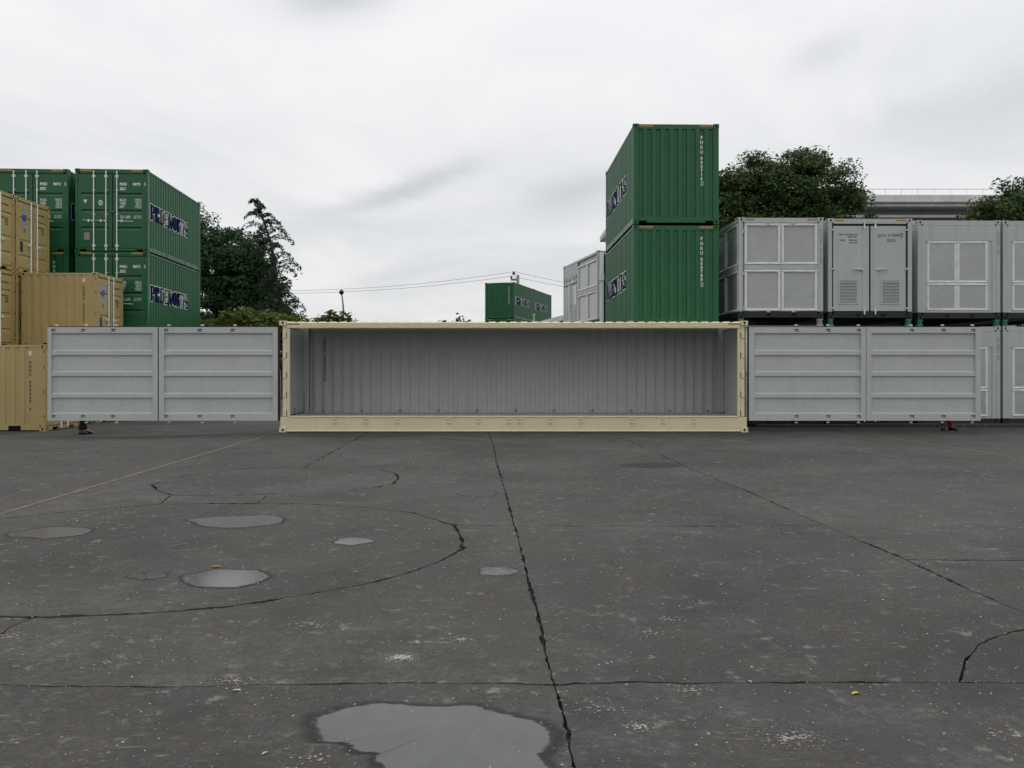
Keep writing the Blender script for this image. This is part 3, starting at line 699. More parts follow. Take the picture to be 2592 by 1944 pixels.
# ================================================================== CREAM SIDE-OPENING CONTAINER
def cream_container():
    Lx, Wd, H = 12.16, 2.438, 2.896; x0, x1 = -Lx/2, Lx/2
    t = thing('side_opening_container', (.042, 22.0, 0), 0, 'long cream container standing with its whole near side open, pale grey inside', 'container')
    cast = None
    for sx in (x0+.09, x1-.09):
        for y in (.082, Wd-.082):
            for z in (.06, H-.06):
                if cast is None: cast = obj('corner_casting', casting_mb(.18, .165, .12), ['cream_paint', 'hole_dark'], t, (sx, y, z))
                else: again(cast, t, (sx, y, z))
    for s in (-1, 1):
        X = lambda a: s*(Lx/2-a)          # distance inward from the end
        mb = MB(); mb.box(X(.075), X(.20), .055, .16, .40, H-.10, 0, .006); mb.box(X(.20), X(.262), .035, .10, .40, H-.10, 0, .006)
        p = obj('corner_post', mb, 'cream_paint', t)
        for zt in (.458, .976, 1.494, 2.0, 2.49):
            mb = MB(); z = H-zt
            mb.box(X(.078), X(.168), .034, .053, z, z+.185, 0, .008); mb.box(X(.172), X(.184), .048, .054, z+.01, z+.15, 1)
            obj('hinge', mb, ['cream_paint', 'hole_dark'], p)
        mb = MB(); mb.box(X(.012), X(.044), Wd-.165, Wd-.012, .118, H-.118, 0, .006); obj('corner_post', mb, 'cream_paint', t)
    # front top rail with keepers
    mb = MB(); mb.box(x0+.19, x1-.19, .02, .12, H-.19, H-.062, 0, .005); mb.box(x0+.19, x1-.19, .035, .15, H-.198, H-.1901)
    hd = obj('top_rail', mb, 'cream_paint', t)
    mb = MB(); mb.box(x0+.19, x1-.19, Wd-.09, Wd-.012, H-.14, H-.03, 0, .005); obj('top_rail', mb, 'cream_paint', t)
    kx = [1.345, 2.166, 2.967, 4.32, 5.118, 5.914, 6.283, 7.074, 7.864, 9.22, 10.03, 10.83]
    mb = MB(); mb.prism([(-.03, 0), (.03, 0), (.05, .028), (.02, .044), (-.02, .044), (-.05, .028)], 'y', -.03, .0); kp = None
    for k in kx:
        kp = obj('keeper', mb, 'cream_paint', hd, (x0+k, .019, H-.186)) if kp is None else again(kp, hd, (x0+k, .019, H-.186))
    # deep sill
    mb = MB(); mb.box(x0+.02, x1-.02, .03, .12, .045, .392, 0, .006)
    mb.prism([(.006, .394), (.012, .416), (.10, .425), (.10, .394)], 'x', x0+.26, x1-.26)
    mb.prism([(.004, .022), (.004, .034), (.029, .052), (.029, .022)], 'x', x0+.182, x1-.182)
    mb.box(x0+.19, x1-.19, .032, .30, .018, .04)
    sill = obj('sill_beam', mb, 'cream_paint', t); kp = None
    mb = MB()
    for z in (.255, .345): mb.prism([(-.028, -.012), (.028, -.012), (.042, .008), (.022, .026), (-.022, .026), (-.042, .008)], 'y', -.034, 0); mb.v = [(a, b, c) for a, b, c in mb.v]
    mb = MB()
    for z in (0, .10):
        i = len(mb.v); mb.prism([(-.030, -.014), (.030, -.014), (.044, .004), (.024, .024), (-.024, .024), (-.044, .004)], 'y', -.036, 0)
        mb.v[i:] = [(a, b, c+z) for a, b, c in mb.v[i:]]
    mb.box(-.012, .012, -.016, 0, .02, .09)
    for k in [1.435, 2.246, 3.05, 4.39, 5.17, 5.96, 6.25, 7.03, 7.83, 9.16, 9.97, 10.76]:
        kp = obj('keeper', mb, 'cream_paint', sill, (x0+k, .029, .245)) if kp is None else again(kp, sill, (x0+k, .029, .245))
    mb = MB(); mb.box(x0+.19, x1-.19, Wd-.09, Wd-.012, .03, .16); obj('bottom_rail', mb, 'cream_paint', t)
    # roof: corrugated across, its near edge turned down over the rail
    pr = profile(x0+.19, x1-.19, .278, .15, .03, .02); mb = MB()
    sheet(mb, pr, .075, Wd-.09, lambda u, v, z: (u, z, H-.022+v)); i = len(mb.v)
    for u, v in pr: mb.v += [(u, .022, H-.058), (u, .075, H-.022+v)]
    for k in range(len(pr)-1): a = i+2*k; mb.f.append((a, a+2, a+3, a+1)); mb.m.append(0); mb.sm.append(False)
    obj('roof', mb, 'cream_paint', t)
    mb = MB(); sheet(mb, pr, .13, Wd-.09, lambda u, v, z: (u, z, H-.052+v)); obj('ceiling', mb, 'inside_paint', t)
    # walls
    pb = profile(x0+.22, x1-.22, .278, .075, .068, .036)
    mb = MB(); sheet(mb, pb, .16, H-.03, lambda u, v, z: (u, Wd-.02+v, z)); obj('back_wall', mb, 'cream_paint', t)
    mb = MB(); sheet(mb, pb, .395, H-.03, lambda u, v, z: (u, Wd-.026+v, z)); bw = obj('inner_wall', mb, 'inside_paint', t)
    pe = profile(.16, Wd-.17, .25, .10, .03, .045)
    mb = MB(); sheet(mb, pe, .16, H-.14, lambda u, v, z: (x1-.02+v, u, z)); obj('end_wall', mb, 'cream_paint', t)
    mb = MB(); sheet(mb, pe, .395, H-.06, lambda u, v, z: (x1-.026+v, u, z)); obj('inner_wall', mb, 'inside_paint', t)
    mb = MB(); mb.box(x1-.24, x1-.045, Wd-.19, Wd-.009, .40, H-.06, 0, .01); obj('inner_post', mb, 'inside_paint', t)
    for z0, z1 in ((.03, .16), (H-.14, H-.03)):
        for xe in (x0+.02, x1-.10):
            mb = MB(); mb.box(xe, xe+.08, .17, Wd-.17, z0, z1, 0, .005); obj('end_rail', mb, 'cream_paint', t)
    # floor with seam lines
    mb = MB(); n = 10; w = (Lx-.30)/n
    for k in range(n): mb.box(x0+.15+k*w+.004, x0+.15+(k+1)*w-.004, .105, Wd-.065, .34, .392)
    obj('floor', mb, 'inside_paint', t)
    mb = MB()
    for k in range(20): mb.box(x0+.4+k*.6, x0+.44+k*.6, .13, Wd-.10, .17, .339)
    obj('cross_member', mb, 'cream_paint', t)
    # end doors seen from inside: panels, lining, gasket
    for k in range(2):
        ya, yb = (.17+k*1.05, .17+(k+1)*1.05-.012); mb = MB()
        mb.box(x0+.05, x0+.085, ya, yb, .41, H-.17, 0, .004)
        for za, zb in ((.50, .95), (.98, 1.55), (1.58, 2.12), (2.15, 2.62)): mb.box(x0+.0851, x0+.097, ya+.10, yb-.10, za, zb, 0, .004)
        d = obj('end_door', mb, 'inside_paint', t)
        mb = MB(); mb.box(x0+.0855, x0+.10, yb-.008, yb+.004, .396, .396+(.55 if k else .2)); mb.box(x0+.0855, x0+.11, ya+.008, yb-.009, .396, .42)
        obj('gasket', mb, 'black_rubber', d)
    mb = MB(); mb.box(x0+.05, x0+.23, Wd-.17, Wd-.009, .40, H-.06, 0, .01); mb.box(x0+.2301, x0+.24, Wd-.12, Wd-.09, .42, H-.10, 1); obj('inner_post', mb, ['inside_paint', 'black_rubber'], t)
    # lashing rings along the foot of the inner wall
    mb = MB(); mb.tube([(.03*math.cos(a), -.012, .03*math.sin(a)) for a in [i*math.pi/5 for i in range(11)]], .006, 5); mb.box(-.03, .03, -.004, 0, -.005, .03)
    rg = None
    for k in range(11):
        loc = (x0+.62+k*1.105, Wd-.066, .455)
        rg = obj('lashing_ring', mb, 'plate_grey', t, loc) if rg is None else again(rg, t, loc)
    # number inside, stacked letters
    me = on_face(text_mesh('P\nH\nR\nU\n \n0\n2\n0\n0\n0\n1', .125, 'CENTER', .004, .82, .8), '-y', x0+.66, Wd-.069, H-.33)
    m2 = MB(); frame_bars(m2, x0+.62, x0+.70, H-1.60, H-1.49, .010, Wd-.069)
    m3 = on_face(text_mesh('1', .10, 'CENTER', .004), '-y', x0+.66, Wd-.069, H-1.495)
    obj('marking', join_mesh([me, m2.mesh('f'), m3]), 'black_print', t)
    for a, b, s in ((x0+.20, x0+.52, 1), (x1-.52, x1-.20, 1)):
        obj('hazard_stripe', hazard_mb(a, b, H-.108, H-.066, .0195, s, 6), HZ, t)
    # four side doors folded right out
    PR = [(2.43-.156, 0), (2.43-.160, -.055), (2.43-.590, -.055), (2.43-.622, -.012), (2.43-.730, -.012), (2.43-.735, -.055), (2.43-1.143, -.055), (2.43-1.175, -.012), (2.43-1.272, -.012), (2.43-1.277, -.055),
          (2.43-1.708, -.055), (2.43-1.740, -.012), (2.43-1.836, -.012), (2.43-1.841, -.055), (.176+.03, -.055), (.176, 0)]
    def leafdoor(xa, xb, sl, sr, notches, gap_at):
        w = xb-xa; Hd = 2.43; mb = MB(); Y = lambda v: .0-v     # v negative = away from the camera (+y)
        # stiles and flanges (front skin) with pockets
        mb.poly([(0, 0, 0), (sl, 0, 0), (sl, 0, Hd), (0, 0, Hd)]); mb.poly([(w-sr, 0, 0), (w, 0, 0), (w, 0, Hd), (w-sr, 0, Hd)])
        for z0, z1, pz0, pz1 in ((2.274, Hd, 2.285, 2.385), (0, .176, .045, .150)):
            xs = sl
            for nx in notches:
                a, b = max(nx, sl+.001), min(nx+.112, w-sr-.001)
                mb.poly([(xs, 0, z0), (a, 0, z0), (a, 0, z1), (xs, 0, z1)])
                mb.poly([(a, 0, z0), (b, 0, z0), (b, 0, pz0), (a, 0, pz0)]); mb.poly([(a, 0, pz1), (b, 0, pz1), (b, 0, z1), (a, 0, z1)])
                D = .06
                mb.poly([(a, 0, pz0), (b, 0, pz0), (b, D, pz0+.03), (a, D, pz0+.03)]); mb.poly([(a, 0, pz1), (b, 0, pz1), (b, D, pz1), (a, D, pz1)], 1)  # pocket ceiling takes the near-black shade colour
                mb.poly([(a, 0, pz0), (a, 0, pz1), (a, D, pz1), (a, D, pz0+.03)]); mb.poly([(b, 0, pz0), (b, 0, pz1), (b, D, pz1), (b, D, pz0+.03)])
                mb.poly([(a, D, pz0+.03), (b, D, pz0+.03), (b, D, pz1), (a, D, pz1)])
                xs = b
            mb.poly([(xs, 0, z0), (w-sr, 0, z0), (w-sr, 0, z1), (xs, 0, z1)])
        for (za, va), (zb, vb) in zip(PR, PR[1:]): mb.poly([(sl, Y(va), za), (w-sr, Y(va), za), (w-sr, Y(vb), zb), (sl, Y(vb), zb)])
        for X in (sl, w-sr):
            for (za, va), (zb, vb) in zip(PR, PR[1:]):
                if va or vb: mb.poly([(X, 0, za), (X, Y(va), za), (X, Y(vb), zb), (X, 0, zb)])
        # edges and back skin
        B = .085
        for pts in ([(0, 0, 0), (w, 0, 0), (w, B, 0), (0, B, 0)], [(0, 0, Hd), (w, 0, Hd), (w, B, Hd), (0, B, Hd)], [(0, 0, 0), (0, 0, Hd), (0, B, Hd), (0, B, 0)], [(w, 0, 0), (w, 0, Hd), (w, B, Hd), (w, B, 0)], [(0, B, 0), (w, B, 0), (w, B, Hd), (0, B, Hd)]): mb.poly(pts)
        d = obj('side_door', mb, ['door_paint', 'hole_dark'], t, (xa-.042, .02, .30))
        # rubber seal lip showing along the top and one edge
        g = MB(); g.box(-.004, w+.004, .03, .075, Hd+.001, Hd+.022)
        if gap_at == 'r': g.box(w+.001, w+.028, .02, .07, .0, Hd+.02)
        if gap_at == 'rr': g.box(w+.001, w+.05, .02, .07, .0, Hd+.02)
        if gap_at == 'l': g.box(-.03, -.001, .02, .07, .0, Hd+.02)
        obj('gasket', g, 'black_rubber', d)
        for nx in notches:
            x = nx+.09; r = MB(); r.tube([(x, .11, -.075), (x, .11, Hd+.07)], .017, 8)
            for zz, s in ((Hd+.05, 1), (-.06, -1)): r.box(x-.045, x+.028, .085, .135, zz-.014, zz+.022, 0, .006); r.box(x-.018, x+.018, .088, .13, zz-.05*s-.02, zz-.05*s+.02)
            obj('lock_rod', r, 'galvanised_steel', d)
        b = MB()
        for nx in notches:
            for zz in (Hd-.80, Hd-1.655):
                for dx in (.02, .085): b.box(nx+dx-.010, nx+dx+.010, .051, .0548, zz-.008, zz+.008)
            for zz in (.385, .485): b.box(nx+.245-.009, nx+.245+.009, .051, .0548, zz-.009, zz+.009)
        obj('rivet_row', b, 'plate_grey', d)
    leafdoor(-12.06, -9.20, .103, .130, (.10, .87, 1.655), 'r')
    leafdoor(-9.17, -6.085, .137, .128, (.137, 1.01, 1.865), 'rr')
    leafdoor(6.155, 9.19, .142, .130, (1.176, 2.0, 2.80), 'l')
    leafdoor(9.205, 12.17, .125, .135, (1.12, 1.94, 2.718), '')
cream_container()

# ================================================================== GREEN CONTAINERS
GW, GL, GH = 2.5, 6.058, 2.896
def number_marks(num, chk):
    """door-end lettering (at -y) and stacked lettering on the blank end (at +y), as two meshes"""
    y = -GL/2+.018; x0 = -GW/2
    ms = [on_face(text_mesh('PHRU', .135, 'LEFT', .005, 1, .72), '-y', x0+1.525, y, GH-.465), on_face(text_mesh('2EG1', .135, 'LEFT', .005, 1, .72), '-y', x0+1.525, y, GH-.63),
          on_face(text_mesh(num, .135, 'LEFT', .005, 1, .64), '-y', x0+1.975, y, GH-.465), on_face(text_mesh(chk, .115, 'CENTER', .004, 1, .8), '-y', x0+2.405, y, GH-.475)]
    f = MB(); frame_bars(f, x0+2.365, x0+2.445, GH-.585, GH-.455, .009, y); ms.append(f.mesh('f'))
    door = join_mesh(ms).mesh('marking')
    ye = GL/2-.052+.004
    xx = -(GW*.80-GW/2); ms = []
    for k, ch in enumerate('PHRU'): ms.append(on_face(text_mesh(ch, .130, 'CENTER', .006, 1, .85), '+y', xx, ye, GH-.325-.140*k))
    for k, ch in enumerate(num): ms.append(on_face(text_mesh(ch, .128, 'CENTER', .006, 1, .9), '+y', xx, ye, GH-.925-.118*k))
    f = MB(); frame_bars(f, xx-.052, xx+.052, GH-1.78, GH-1.655, .010, ye); ms += [f.mesh('f'), on_face(text_mesh(chk, .105, 'CENTER', .004, 1, .85), '+y', xx, ye, GH-1.67)]
    end = join_mesh(ms).mesh('marking')
    for me in (door, end): me.materials.append(MATS['white_print'])
    return door, end
LOGO = {}
def green_container(loc, rz, num, chk, label, group):
    t = thing('shipping_container', loc, rz, label, 'container', group)
    x0, x1, y0, y1, H = -GW/2, GW/2, -GL/2, GL/2, GH
    c = None; cm = casting_mb()
    for sx in (x0+.081, x1-.081):
        for sy in (y0+.089, y1-.089):
            for z in (.059, H-.059):
                c = obj('corner_casting', cm, ['green_paint', 'hole_dark'], t, (sx, sy, z)) if c is None else again(c, t, (sx, sy, z))
    for sx in (-1, 1):
        mb = MB(); mb.box(sx*(x1-.006), sx*(x1-.085), y0+.008, y0+.16, .118, H-.118, 0, .006); obj('corner_post', mb, 'green_paint', t)
        mb = MB(); mb.box(sx*(x1-.006), sx*(x1-.15), y1-.008, y1-.12, .118, H-.118, 0, .006); obj('corner_post', mb, 'green_paint', t)
        mb = MB(); mb.box(sx*(x1-.012), sx*(x1-.075), y0+.178, y1-.178, H-.085, H-.025, 0, .005); obj('top_side_rail', mb, 'green_paint', t)
        mb = MB()
        a = y0+.178
        for g0, g1 in ((1.90, 1.98), (4.02, 4.10)):
            mb.box(sx*(x1-.012), sx*(x1-.05), a, y0+g0, .03, .165); a = y0+g1
        mb.box(sx*(x1-.012), sx*(x1-.05), a, y1-.178, .03, .165); mb.box(sx*(x1-.014), sx*(x1-.048), y0+.178, y1-.178, .1651, .185); mb.box(sx*(x1-.06), sx*(x1-.10), y0+.178, y1-.178, .045, .16)
        obj('bottom_side_rail', mb, 'green_paint', t)
        pr = profile(y0+.16, y1-.12, .262, .062, .062, .036); mb = MB()
        sheet(mb, pr, .185, H-.085, lambda u, v, z, sx=sx: (sx*(x1-.016+v), u, z)); obj('side_wall', mb, 'green_paint', t)
        if sx not in LOGO:
            ms = []
            for grow, gap in ((.0, .0035), (.026, .0018)):
                fl = logo_flat("PEDENOIT'S", 4.15, .56, grow); d = drape(fl, .33+(y0 if sx == 1 else -y1), pr if sx == 1 else [(-u, v) for u, v in reversed(pr)], gap)
                d.v = [(sx*(x1-.016+v), u if sx == 1 else -u, z+1.19) for u, v, z in d.v]; ms.append(d.mesh('logo'))
            LOGO[sx] = ms
        lg = obj('logo', LOGO[sx][0], 'navy_print', t); obj('logo_outline', LOGO[sx][1], 'white_print', lg)
    # blank end (+y): header, sill with pockets, deep corrugation
    mb = MB(); mb.box(x0+.165, x1-.165, y1-.012, y1-.10, H-.15, H-.012, 0, .005); obj('header', mb, 'green_paint', t)
    mb = MB(); mb.box(x0+.40, x1-.40, y1-.012, y1-.11, .035, .185, 0, .005); mb.box(x0+.165, x0+.40, y1-.012, y1-.11, .095, .185); mb.box(x1-.40, x1-.165, y1-.012, y1-.11, .095, .185); obj('sill', mb, 'green_paint', t)
    pe = [(x0+.15, 0)]
    for k in range(9): a = x0+.172+k*.2546; pe += [(a, 0), (a+.016, -.036), (a+.112, -.036), (a+.128, 0)]
    pe.append((x1-.15, 0)); mb = MB(); sheet(mb, pe, .18, H-.145, lambda u, v, z: (u, y1-.016+v, z)); obj('end_wall', mb, 'green_paint', t)
    # door end (-y)
    mb = MB(); mb.box(x0+.165, x1-.165, y0+.008, y0+.10, H-.155, H-.008, 0, .006); obj('header', mb, 'green_paint', t)
    mb = MB(); mb.box(x0+.38, x1-.38, y0+.008, y0+.10, .02, .105, 0, .005); mb.box(x0+.165, x0+.38, y0+.008, y0+.10, .07, .105); mb.box(x1-.38, x1-.165, y0+.008, y0+.10, .07, .105); obj('sill', mb, 'green_paint', t)
    door_m, end_m = number_marks(num, chk)
    for k, (a, b) in enumerate(((x0+.092, -.006+.02), (.026+.02, x1-.092))):
        mb = MB(); z0, z1 = .125, H-.175; yy = y0+.022; s0, s1 = a+.11, b-.11
        zs = [(z0, 0)]
        for zt in (2.03, 1.426, .833): zs += [(H-zt-.125, 0), (H-zt-.03, .032), (H-zt, .034), (H-zt+.001, 0)]
        zs.append((z1, 0))
        for (za, va), (zb, vb) in zip(zs, zs[1:]): mb.poly([(s0, yy+va, za), (s1, yy+va, za), (s1, yy+vb, zb), (s0, yy+vb, zb)])
        for X in (s0, s1):
            for i in range(1, len(zs)-1, 4): mb.poly([(X, yy+v, z) for z, v in zs[i:i+4]])
        for X0, X1 in ((a, s0), (s1, b)): mb.poly([(X0, yy, z0), (X1, yy, z0), (X1, yy, z1), (X0, yy, z1)])
        for p in ([(a, yy, z0), (b, yy, z0), (b, yy+.05, z0), (a, yy+.05, z0)], [(a, yy, z1), (b, yy, z1), (b, yy+.05, z1), (a, yy+.05, z1)], [(a, yy, z0), (a, yy, z1), (a, yy+.05, z1), (a, yy+.05, z0)], [(b, yy, z0), (b, yy, z1), (b, yy+.05, z1), (b, yy+.05, z0)]): mb.poly(p)
        d = obj('door', mb, 'green_paint', t)
        mb = MB(); mb.box(a-.012, b+.012, y0+.045, y0+.055, z0-.018, z1+.018); obj('gasket', mb, 'black_rubber', d)
        for rx, hd in (((.643, -1), (1.064, -1)) if k == 0 else ((1.436, 1),)):
            X = x0+rx; mb = MB(); mb.tube([(X, y0-.012, .03), (X, y0-.012, H-.09)], .019, 8)
            for zz in (.19, H-.27): mb.box(X-.055, X+.06, y0-.03, y0+.02, zz-.045, zz+.045, 0, .012)
            for zz in (.055, H-.105): mb.box(X-.025, X+.03, y0-.028, y0+.004, zz-.03, zz+.03, 0, .006)
            for zz in (H-.75, H-1.60): mb.box(X-.03, X+.06, y0-.02, y0+.02, zz-.012, zz+.012)
            obj('lock_rod', mb, 'galvanised_steel', d)
            mb = MB(); e = .37 if hd < 0 else .56; zz = H-1.83
            mb.tube([(X, y0-.02, zz-.01), (X+hd*.12, y0-.03, zz), (X+hd*e, y0-.028, zz+.01 if hd < 0 else zz-.02)], .014, 6); mb.box(X+hd*.02-.04, X+hd*.02+.04, y0-.036, y0-.006, zz-.03, zz+.025, 0, .006)
            mb.box(X+hd*.17-.03, X+hd*.17+.03, y0-.04, y0+.01, zz-.055, zz+.05, 0, .01); obj('door_handle', mb, 'galvanised_steel', d)
        for zz in (.35, 1.02, 1.72, H-.36):
            X = a-.03 if k == 0 else b+.03; mb = MB(); mb.box(X-.05, X+.05, y0+.004, y0+.021, zz-.05, zz+.05, 0, .006); mb.tube([(X, y0+.004, zz-.08), (X, y0+.004, zz+.08)], .014, 6); obj('hinge', mb, 'green_paint', d)
        if k == 0:
            mb = MB(); X = x0+.345; mb.prism([(X-.09, H-1.08), (X+.09, H-1.08), (X, H-1.25)], 'y', yy-.002, yy); mb2 = MB(); mb2.prism([(X-.062, H-1.095), (X+.062, H-1.095), (X, H-1.215)], 'y', yy-.004, yy-.0021)
            s = obj('sticker', mb, 'red_print', d); obj('sticker', mb2, 'white_print', d)
            X = x0+.87; mb = MB()
            for i in range(16):
                p, q = 2*math.pi*i/16, 2*math.pi*(i+1)/16
                for r0, r1 in ((.058, .085), (.018, .034)): mb.poly([(X+r0*.85*math.cos(p), yy-.003, H-1.19+r0*1.15*math.sin(p)), (X+r1*.85*math.cos(p), yy-.003, H-1.19+r1*1.15*math.sin(p)), (X+r1*.85*math.cos(q), yy-.003, H-1.19+r1*1.15*math.sin(q)), (X+r0*.85*math.cos(q), yy-.003, H-1.19+r0*1.15*math.sin(q))])
            obj('sticker', mb, 'white_print', d)
            mb = MB(); X = x0+.40; mb.box(X-.10, X+.10, yy-.006, yy, H-2.50, H-2.24, 0, .002); obj('data_plate', mb, 'plate_grey', d)
        else:
            obj('marking', door_m, None, d)
            ms = []
            for i, s in enumerate(('M.G.R.', 'TARE', 'NET')): ms.append(on_face(text_mesh(s, .125, 'LEFT', .003, 1, .68), '-y', x0+1.525, yy-.004, H-1.03-.118*i))
            ms.append(on_face(text_mesh('CU. CAP.', .135, 'LEFT', .003, 1, .68), '-y', x0+1.535, yy-.004, H-1.62))
            for i, (s, p) in enumerate((('30480 KG', '67200 LB'), ('2630 KG', '5800 LB'), ('27850 KG', '61400 LB'))):
                ms += [on_face(text_mesh(q, .062, 'RIGHT', .001, 1, .9), '-y', x0+2.27, yy-.004, H-1.03-.118*i-.056*j) for j, q in enumerate((s, p))]
            ms += [on_face(text_mesh(q, .062, 'RIGHT', .001, 1, .9), '-y', x0+2.27, yy-.004, H-1.62-.06*j) for j, q in enumerate(('37.0 CU.M.', '1306 CU.FT.'))]
            obj('marking', join_mesh(ms), 'white_print', d)
    mb = MB(); mb.box(.03-.085, .03+.085, y0-.02, y0+.021, H-1.56, H-1.46, 0, .012); obj('lock_box', mb, 'green_paint', t)
    obj('marking', end_m, None, t)
    for yy, f in ((y0+.0078, -1), (y1-.0118, 1)):
        for a in (x0+.19, x1-.57): obj('hazard_stripe', hazard_mb(a, a+.38, H-.085, H-.03, yy, 1, 6, f), HZ, t)
    pr = profile(y0+.1, y1-.1, .21, .09, .02, .02); mb = MB(); sheet(mb, pr, x0+.07, x1-.07, lambda u, v, z: (z, u, H-.02+v)); obj('roof', mb, 'green_paint', t)
    mb = MB(); mb.box(x0+.06, x1-.06, y0+.10, y1-.11, .14, .17); obj('floor', mb, 'wood_dark', t)
    return t
def renumber(r, num, chk):
    d, e = number_marks(num, chk)
    for c in bpy.data.objects:
        if c.parent == r and c.name.startswith('marking'): c.data = e
        if c.parent and c.parent.parent == r and c.parent.name.startswith('door') and c.name.startswith('marking') and len(c.data.vertices) and min(v.co.z for v in c.data.vertices) > GH-.9: c.data = d
GG = 'green containers in stacks'
a0 = R_(3.5)
def along(front_mid, rz, L): return (front_mid[0]-math.sin(rz)*L/2, front_mid[1]+math.cos(rz)*L/2)
cR = along((-14.08, 29.82), a0, GL); cL = along((-16.86, 29.77), a0, GL)
zz = [0, GH+.006, 2*GH+.012]
g_top = green_container((*cR, zz[2]), a0, '000779', '9', 'green container numbered 000779 on its doors, topmost of its stack beside the trees', GG)
def gdup(loc, rz, num, chk, label):
    r = dup(g_top, loc, rz, label); renumber(r, num, chk); return r
gdup((*cR, zz[1]), a0, '000715', '0', 'green container numbered 000715 on its doors, directly under the one numbered 000779')
gdup((*cR, zz[0]), a0, '000721', '1', 'lowest green container of the stack under numbers 000779 and 000715')
gdup((*cL, zz[2]), a0, '000714', '5', 'green container numbered 000714 on its doors, leftmost at the top behind the tan ones')
gdup((*cL, zz[1]), a0+math.pi, '000731', '6', 'green container with its blank end forward, directly under the one numbered 000714')
gdup((*cL, zz[0]), a0+math.pi, '000742', '3', 'lowest green container of the stack under number 000714')
a1 = R_(1.25); cS = along((4.755, 24.56), a1, GL)
gdup((*cS, zz[2]+.05), a1+math.pi, '000716', '2', 'green container numbered 000716 on its blank end, top of the tall stack')
gdup((*cS, zz[1]+.02), a1+math.pi, '000780', '2', 'green container numbered 000780 down its blank end, under number 000716')
gdup((*cS, zz[0]), a1+math.pi, '000788', '4', 'lowest green container right behind the cream one, under number 000780')
a2 = R_(-16.5)
for i, (x, y) in enumerate(((-.118, 70.86), (1.643, 76.8))):
    for k in range(3):
        gdup((x, y, zz[k]), a2+math.pi, '0007%02d' % (51+3*i+k), str(3+k),
             ('far green container, %s of the %s stack below the power pole' % (('lowest', 'middle', 'topmost')[k], ('nearer', 'farther')[i])))

